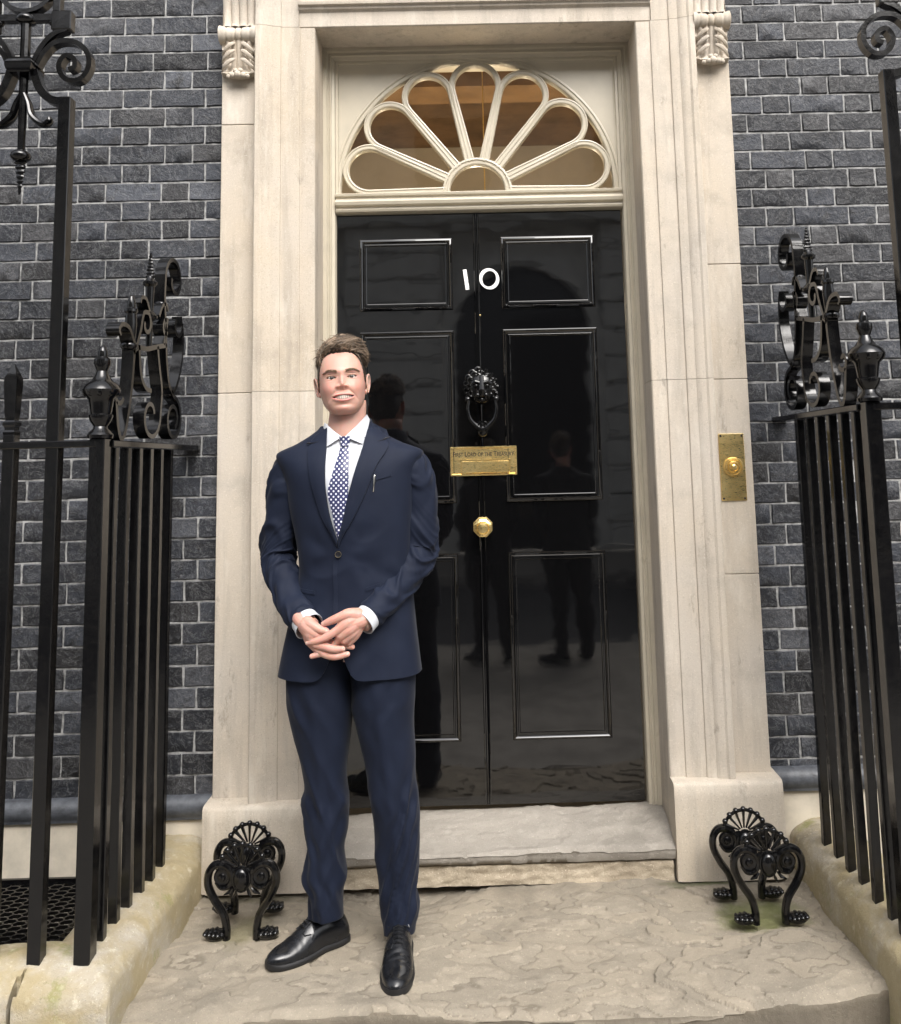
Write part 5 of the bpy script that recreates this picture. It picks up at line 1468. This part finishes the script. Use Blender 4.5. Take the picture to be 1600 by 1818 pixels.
tr.loft(leg(RL, 6.9, 'leg', [(.04,.004),(.2,.008),(.45,-.002),(.86,.0)], [(.04,.066),(.13,.068),(.45,.078),(.62,.098),(.72,.112),(.86,.118)], lambda s, c: -.014*(-c)), True, False)
tr.build('trousers', SUIT, person, True, 180)
# --- shoes
def shoe(toe, heel, par):
    h = Vector((heel[0], heel[1], 0)); d = Vector((toe[0]-heel[0], toe[1]-heel[1], 0)); Lg = d.length; d.normalize(); sd_ = Vector((-d.y, d.x, 0))
    def W(s, l, z): return h+d*(s*Lg)+sd_*l+Vector((0,0,z))
    wt = [(0,.020),(.03,.030),(.10,.0355),(.22,.0365),(.38,.0375),(.55,.043),(.68,.0450),(.80,.0405),(.90,.0315),(.96,.0215),(.99,.0115),(1,.005)]
    top = [(0,.050),(.04,.072),(.10,.088),(.22,.098),(.34,.100),(.44,.096),(.55,.081),(.66,.063),(.78,.049),(.88,.044),(.95,.038),(1,.026)]
    root = None
    up = MB(); rings = []
    for k in range(61):
        s = .002+.996*k/60; w_ = sinterp(wt, s); t_ = sinterp(top, s); z0 = .015; ring = []
        for j in range(33):
            a = PI*j/32; l = w_*math.cos(a); e = math.sin(a)
            narrow = 1-.22*sstep(.35, 1, e)*sstep(.9,.3,s)
            zz = z0+(t_-z0)*(e**(.72 if s > .5 else .6))
            cr = .0012*math.sin(s*95+l*60)*G(s-.66, .07)*e
            ring.append(W(s, l*narrow, zz+cr))
        ring.append(W(s, -w_*.98, z0-.004)); ring.append(W(s, w_*.98, z0-.004))
        rings.append(ring)
    up.loft(rings)
    root = up.build('shoe', LEATHER, par, True, 60)
    so_ = MB(); ol = []
    N_ = 40
    for k in range(N_+1): s = k/N_; ol.append((s*1.006-.003, sinterp(wt, s)+.0045))
    for k in range(N_, -1, -1): s = k/N_; ol.append((s*1.006-.003, -sinterp(wt, s)-.0045))
    def arch(s): return .0035*G(s-.36, .1)+.006*sstep(.86, 1.03, s)
    rings = [[W(s, l*q, z+arch(s)*(1 if z < .018 else .6)) for s, l in ol] for z, q in ((.0005,.965),(.002,.99),(.009,1.0),(.0125,.99),(.0165,.93))]
    so_.loft(rings); so_.build('sole', SOLE, root, True, 50)
    # facings, tongue and laces
    def tz(s, l):
        w_ = sinterp(wt, s); t_ = sinterp(top, s); c = clamp(abs(l)/w_, 0, .99); e = math.sqrt(1-c*c); return .015+(t_-.015)*e**(.72 if s > .5 else .6)
    for q in (-1, 1):
        MB().tube([W(s, q*lw, tz(s, q*lw)+.0012) for s, lw in ((.36,.014),(.42,.0125),(.50,.012),(.56,.013),(.60,.018),(.59,.027),(.52,.033))], .0016, 6).build('facing_seam', LEATHER, root)
        MB().tube([W(.93-.10*abs(u)**2*1.5, u*.034, tz(.93-.10*abs(u)**2*1.5, u*.034)+.0004) for u in [-1+2*k/12 for k in range(13)]], .0009, 5).build('toe_seam', LEATHER, root) if q > 0 else None
    for i in range(5):
        s = .385+.043*i
        lc = root
        MB().tube([W(s, -.015, tz(s, .015)+.001), W(s+.006, 0, tz(s+.006, 0)+.0045), W(s, .015, tz(s, .015)+.001)], .0031, 7).build('lace', LEATHER, root)
    MB().tube([W(.30, -.004, .104), W(.27, -.020, .103), W(.31, -.030, .088), W(.34, -.012, .098)], .0018, 6).tube([W(.30, .004, .104), W(.28, .022, .102), W(.32, .031, .086), W(.34, .012, .098)], .0018, 6).build('lace_bow', LEATHER, root)
shoe((-.243,-.092), (-.040,.076), person)
shoe((.143,-.240), (.131,.032), person)
# pen clip in the breast pocket
pen = thing('pen', 'slim pale metal pen clipped to the breast pocket of the suit', 'pen', MO+Vector((.0815, jy(.0815, 1.38)-.005, 1.356)))
pm = MB(); pm.tube([(.0025,0,.050),(.002,-.0012,.046),(.0005,-.0015,.025),(-.001,-.001,.004),(-.0012,0,0)], [.0022,.0030,.0024,.0017,.0008], 8)
pm.build('clip', SILVER, pen); MB().tube([(.0025,.002,.051),(.0025,.002,.030)], .0032, 10).build('barrel', BUTTON, pen)

# ------------------------------------------------------------------ people in the street, seen mirrored in the door
COAT = m_simple('dark overcoat wool', (.010,.010,.012), .85, 0, .1, 40, .1); DTROU = m_simple('black trousers', (.006,.006,.007), .8, 0, .1, 40, .1)
def bystander(loc, rz, label, sc):
    r = person.copy(); COL.objects.link(r); r.location = loc; r.rotation_euler = (0, 0, rz); r.scale = (sc, sc, sc); tag(r, label, 'person')
    for ch in [c for c in person.children if c.name.split('.')[0] in ('hair', 'jacket', 'sleeve', 'trousers', 'shoe', 'shirt', 'eye')]:
        c = ch.copy(); COL.objects.link(c); c.parent = r
        m_ = {'jacket': COAT, 'sleeve': COAT, 'trousers': DTROU, 'shirt': COAT}.get(ch.name.split('.')[0])
        if m_: c.material_slots[0].link = 'OBJECT'; c.material_slots[0].material = m_
bystander((.02, -3.74, -.17), .1, 'person in a dark coat on the pavement, mirrored in the door beside the knob', .97)
bystander((.66, -3.62, -.17), -.2, 'person in dark clothes standing on the pavement, mirrored in the lower right door panel', 1.0)
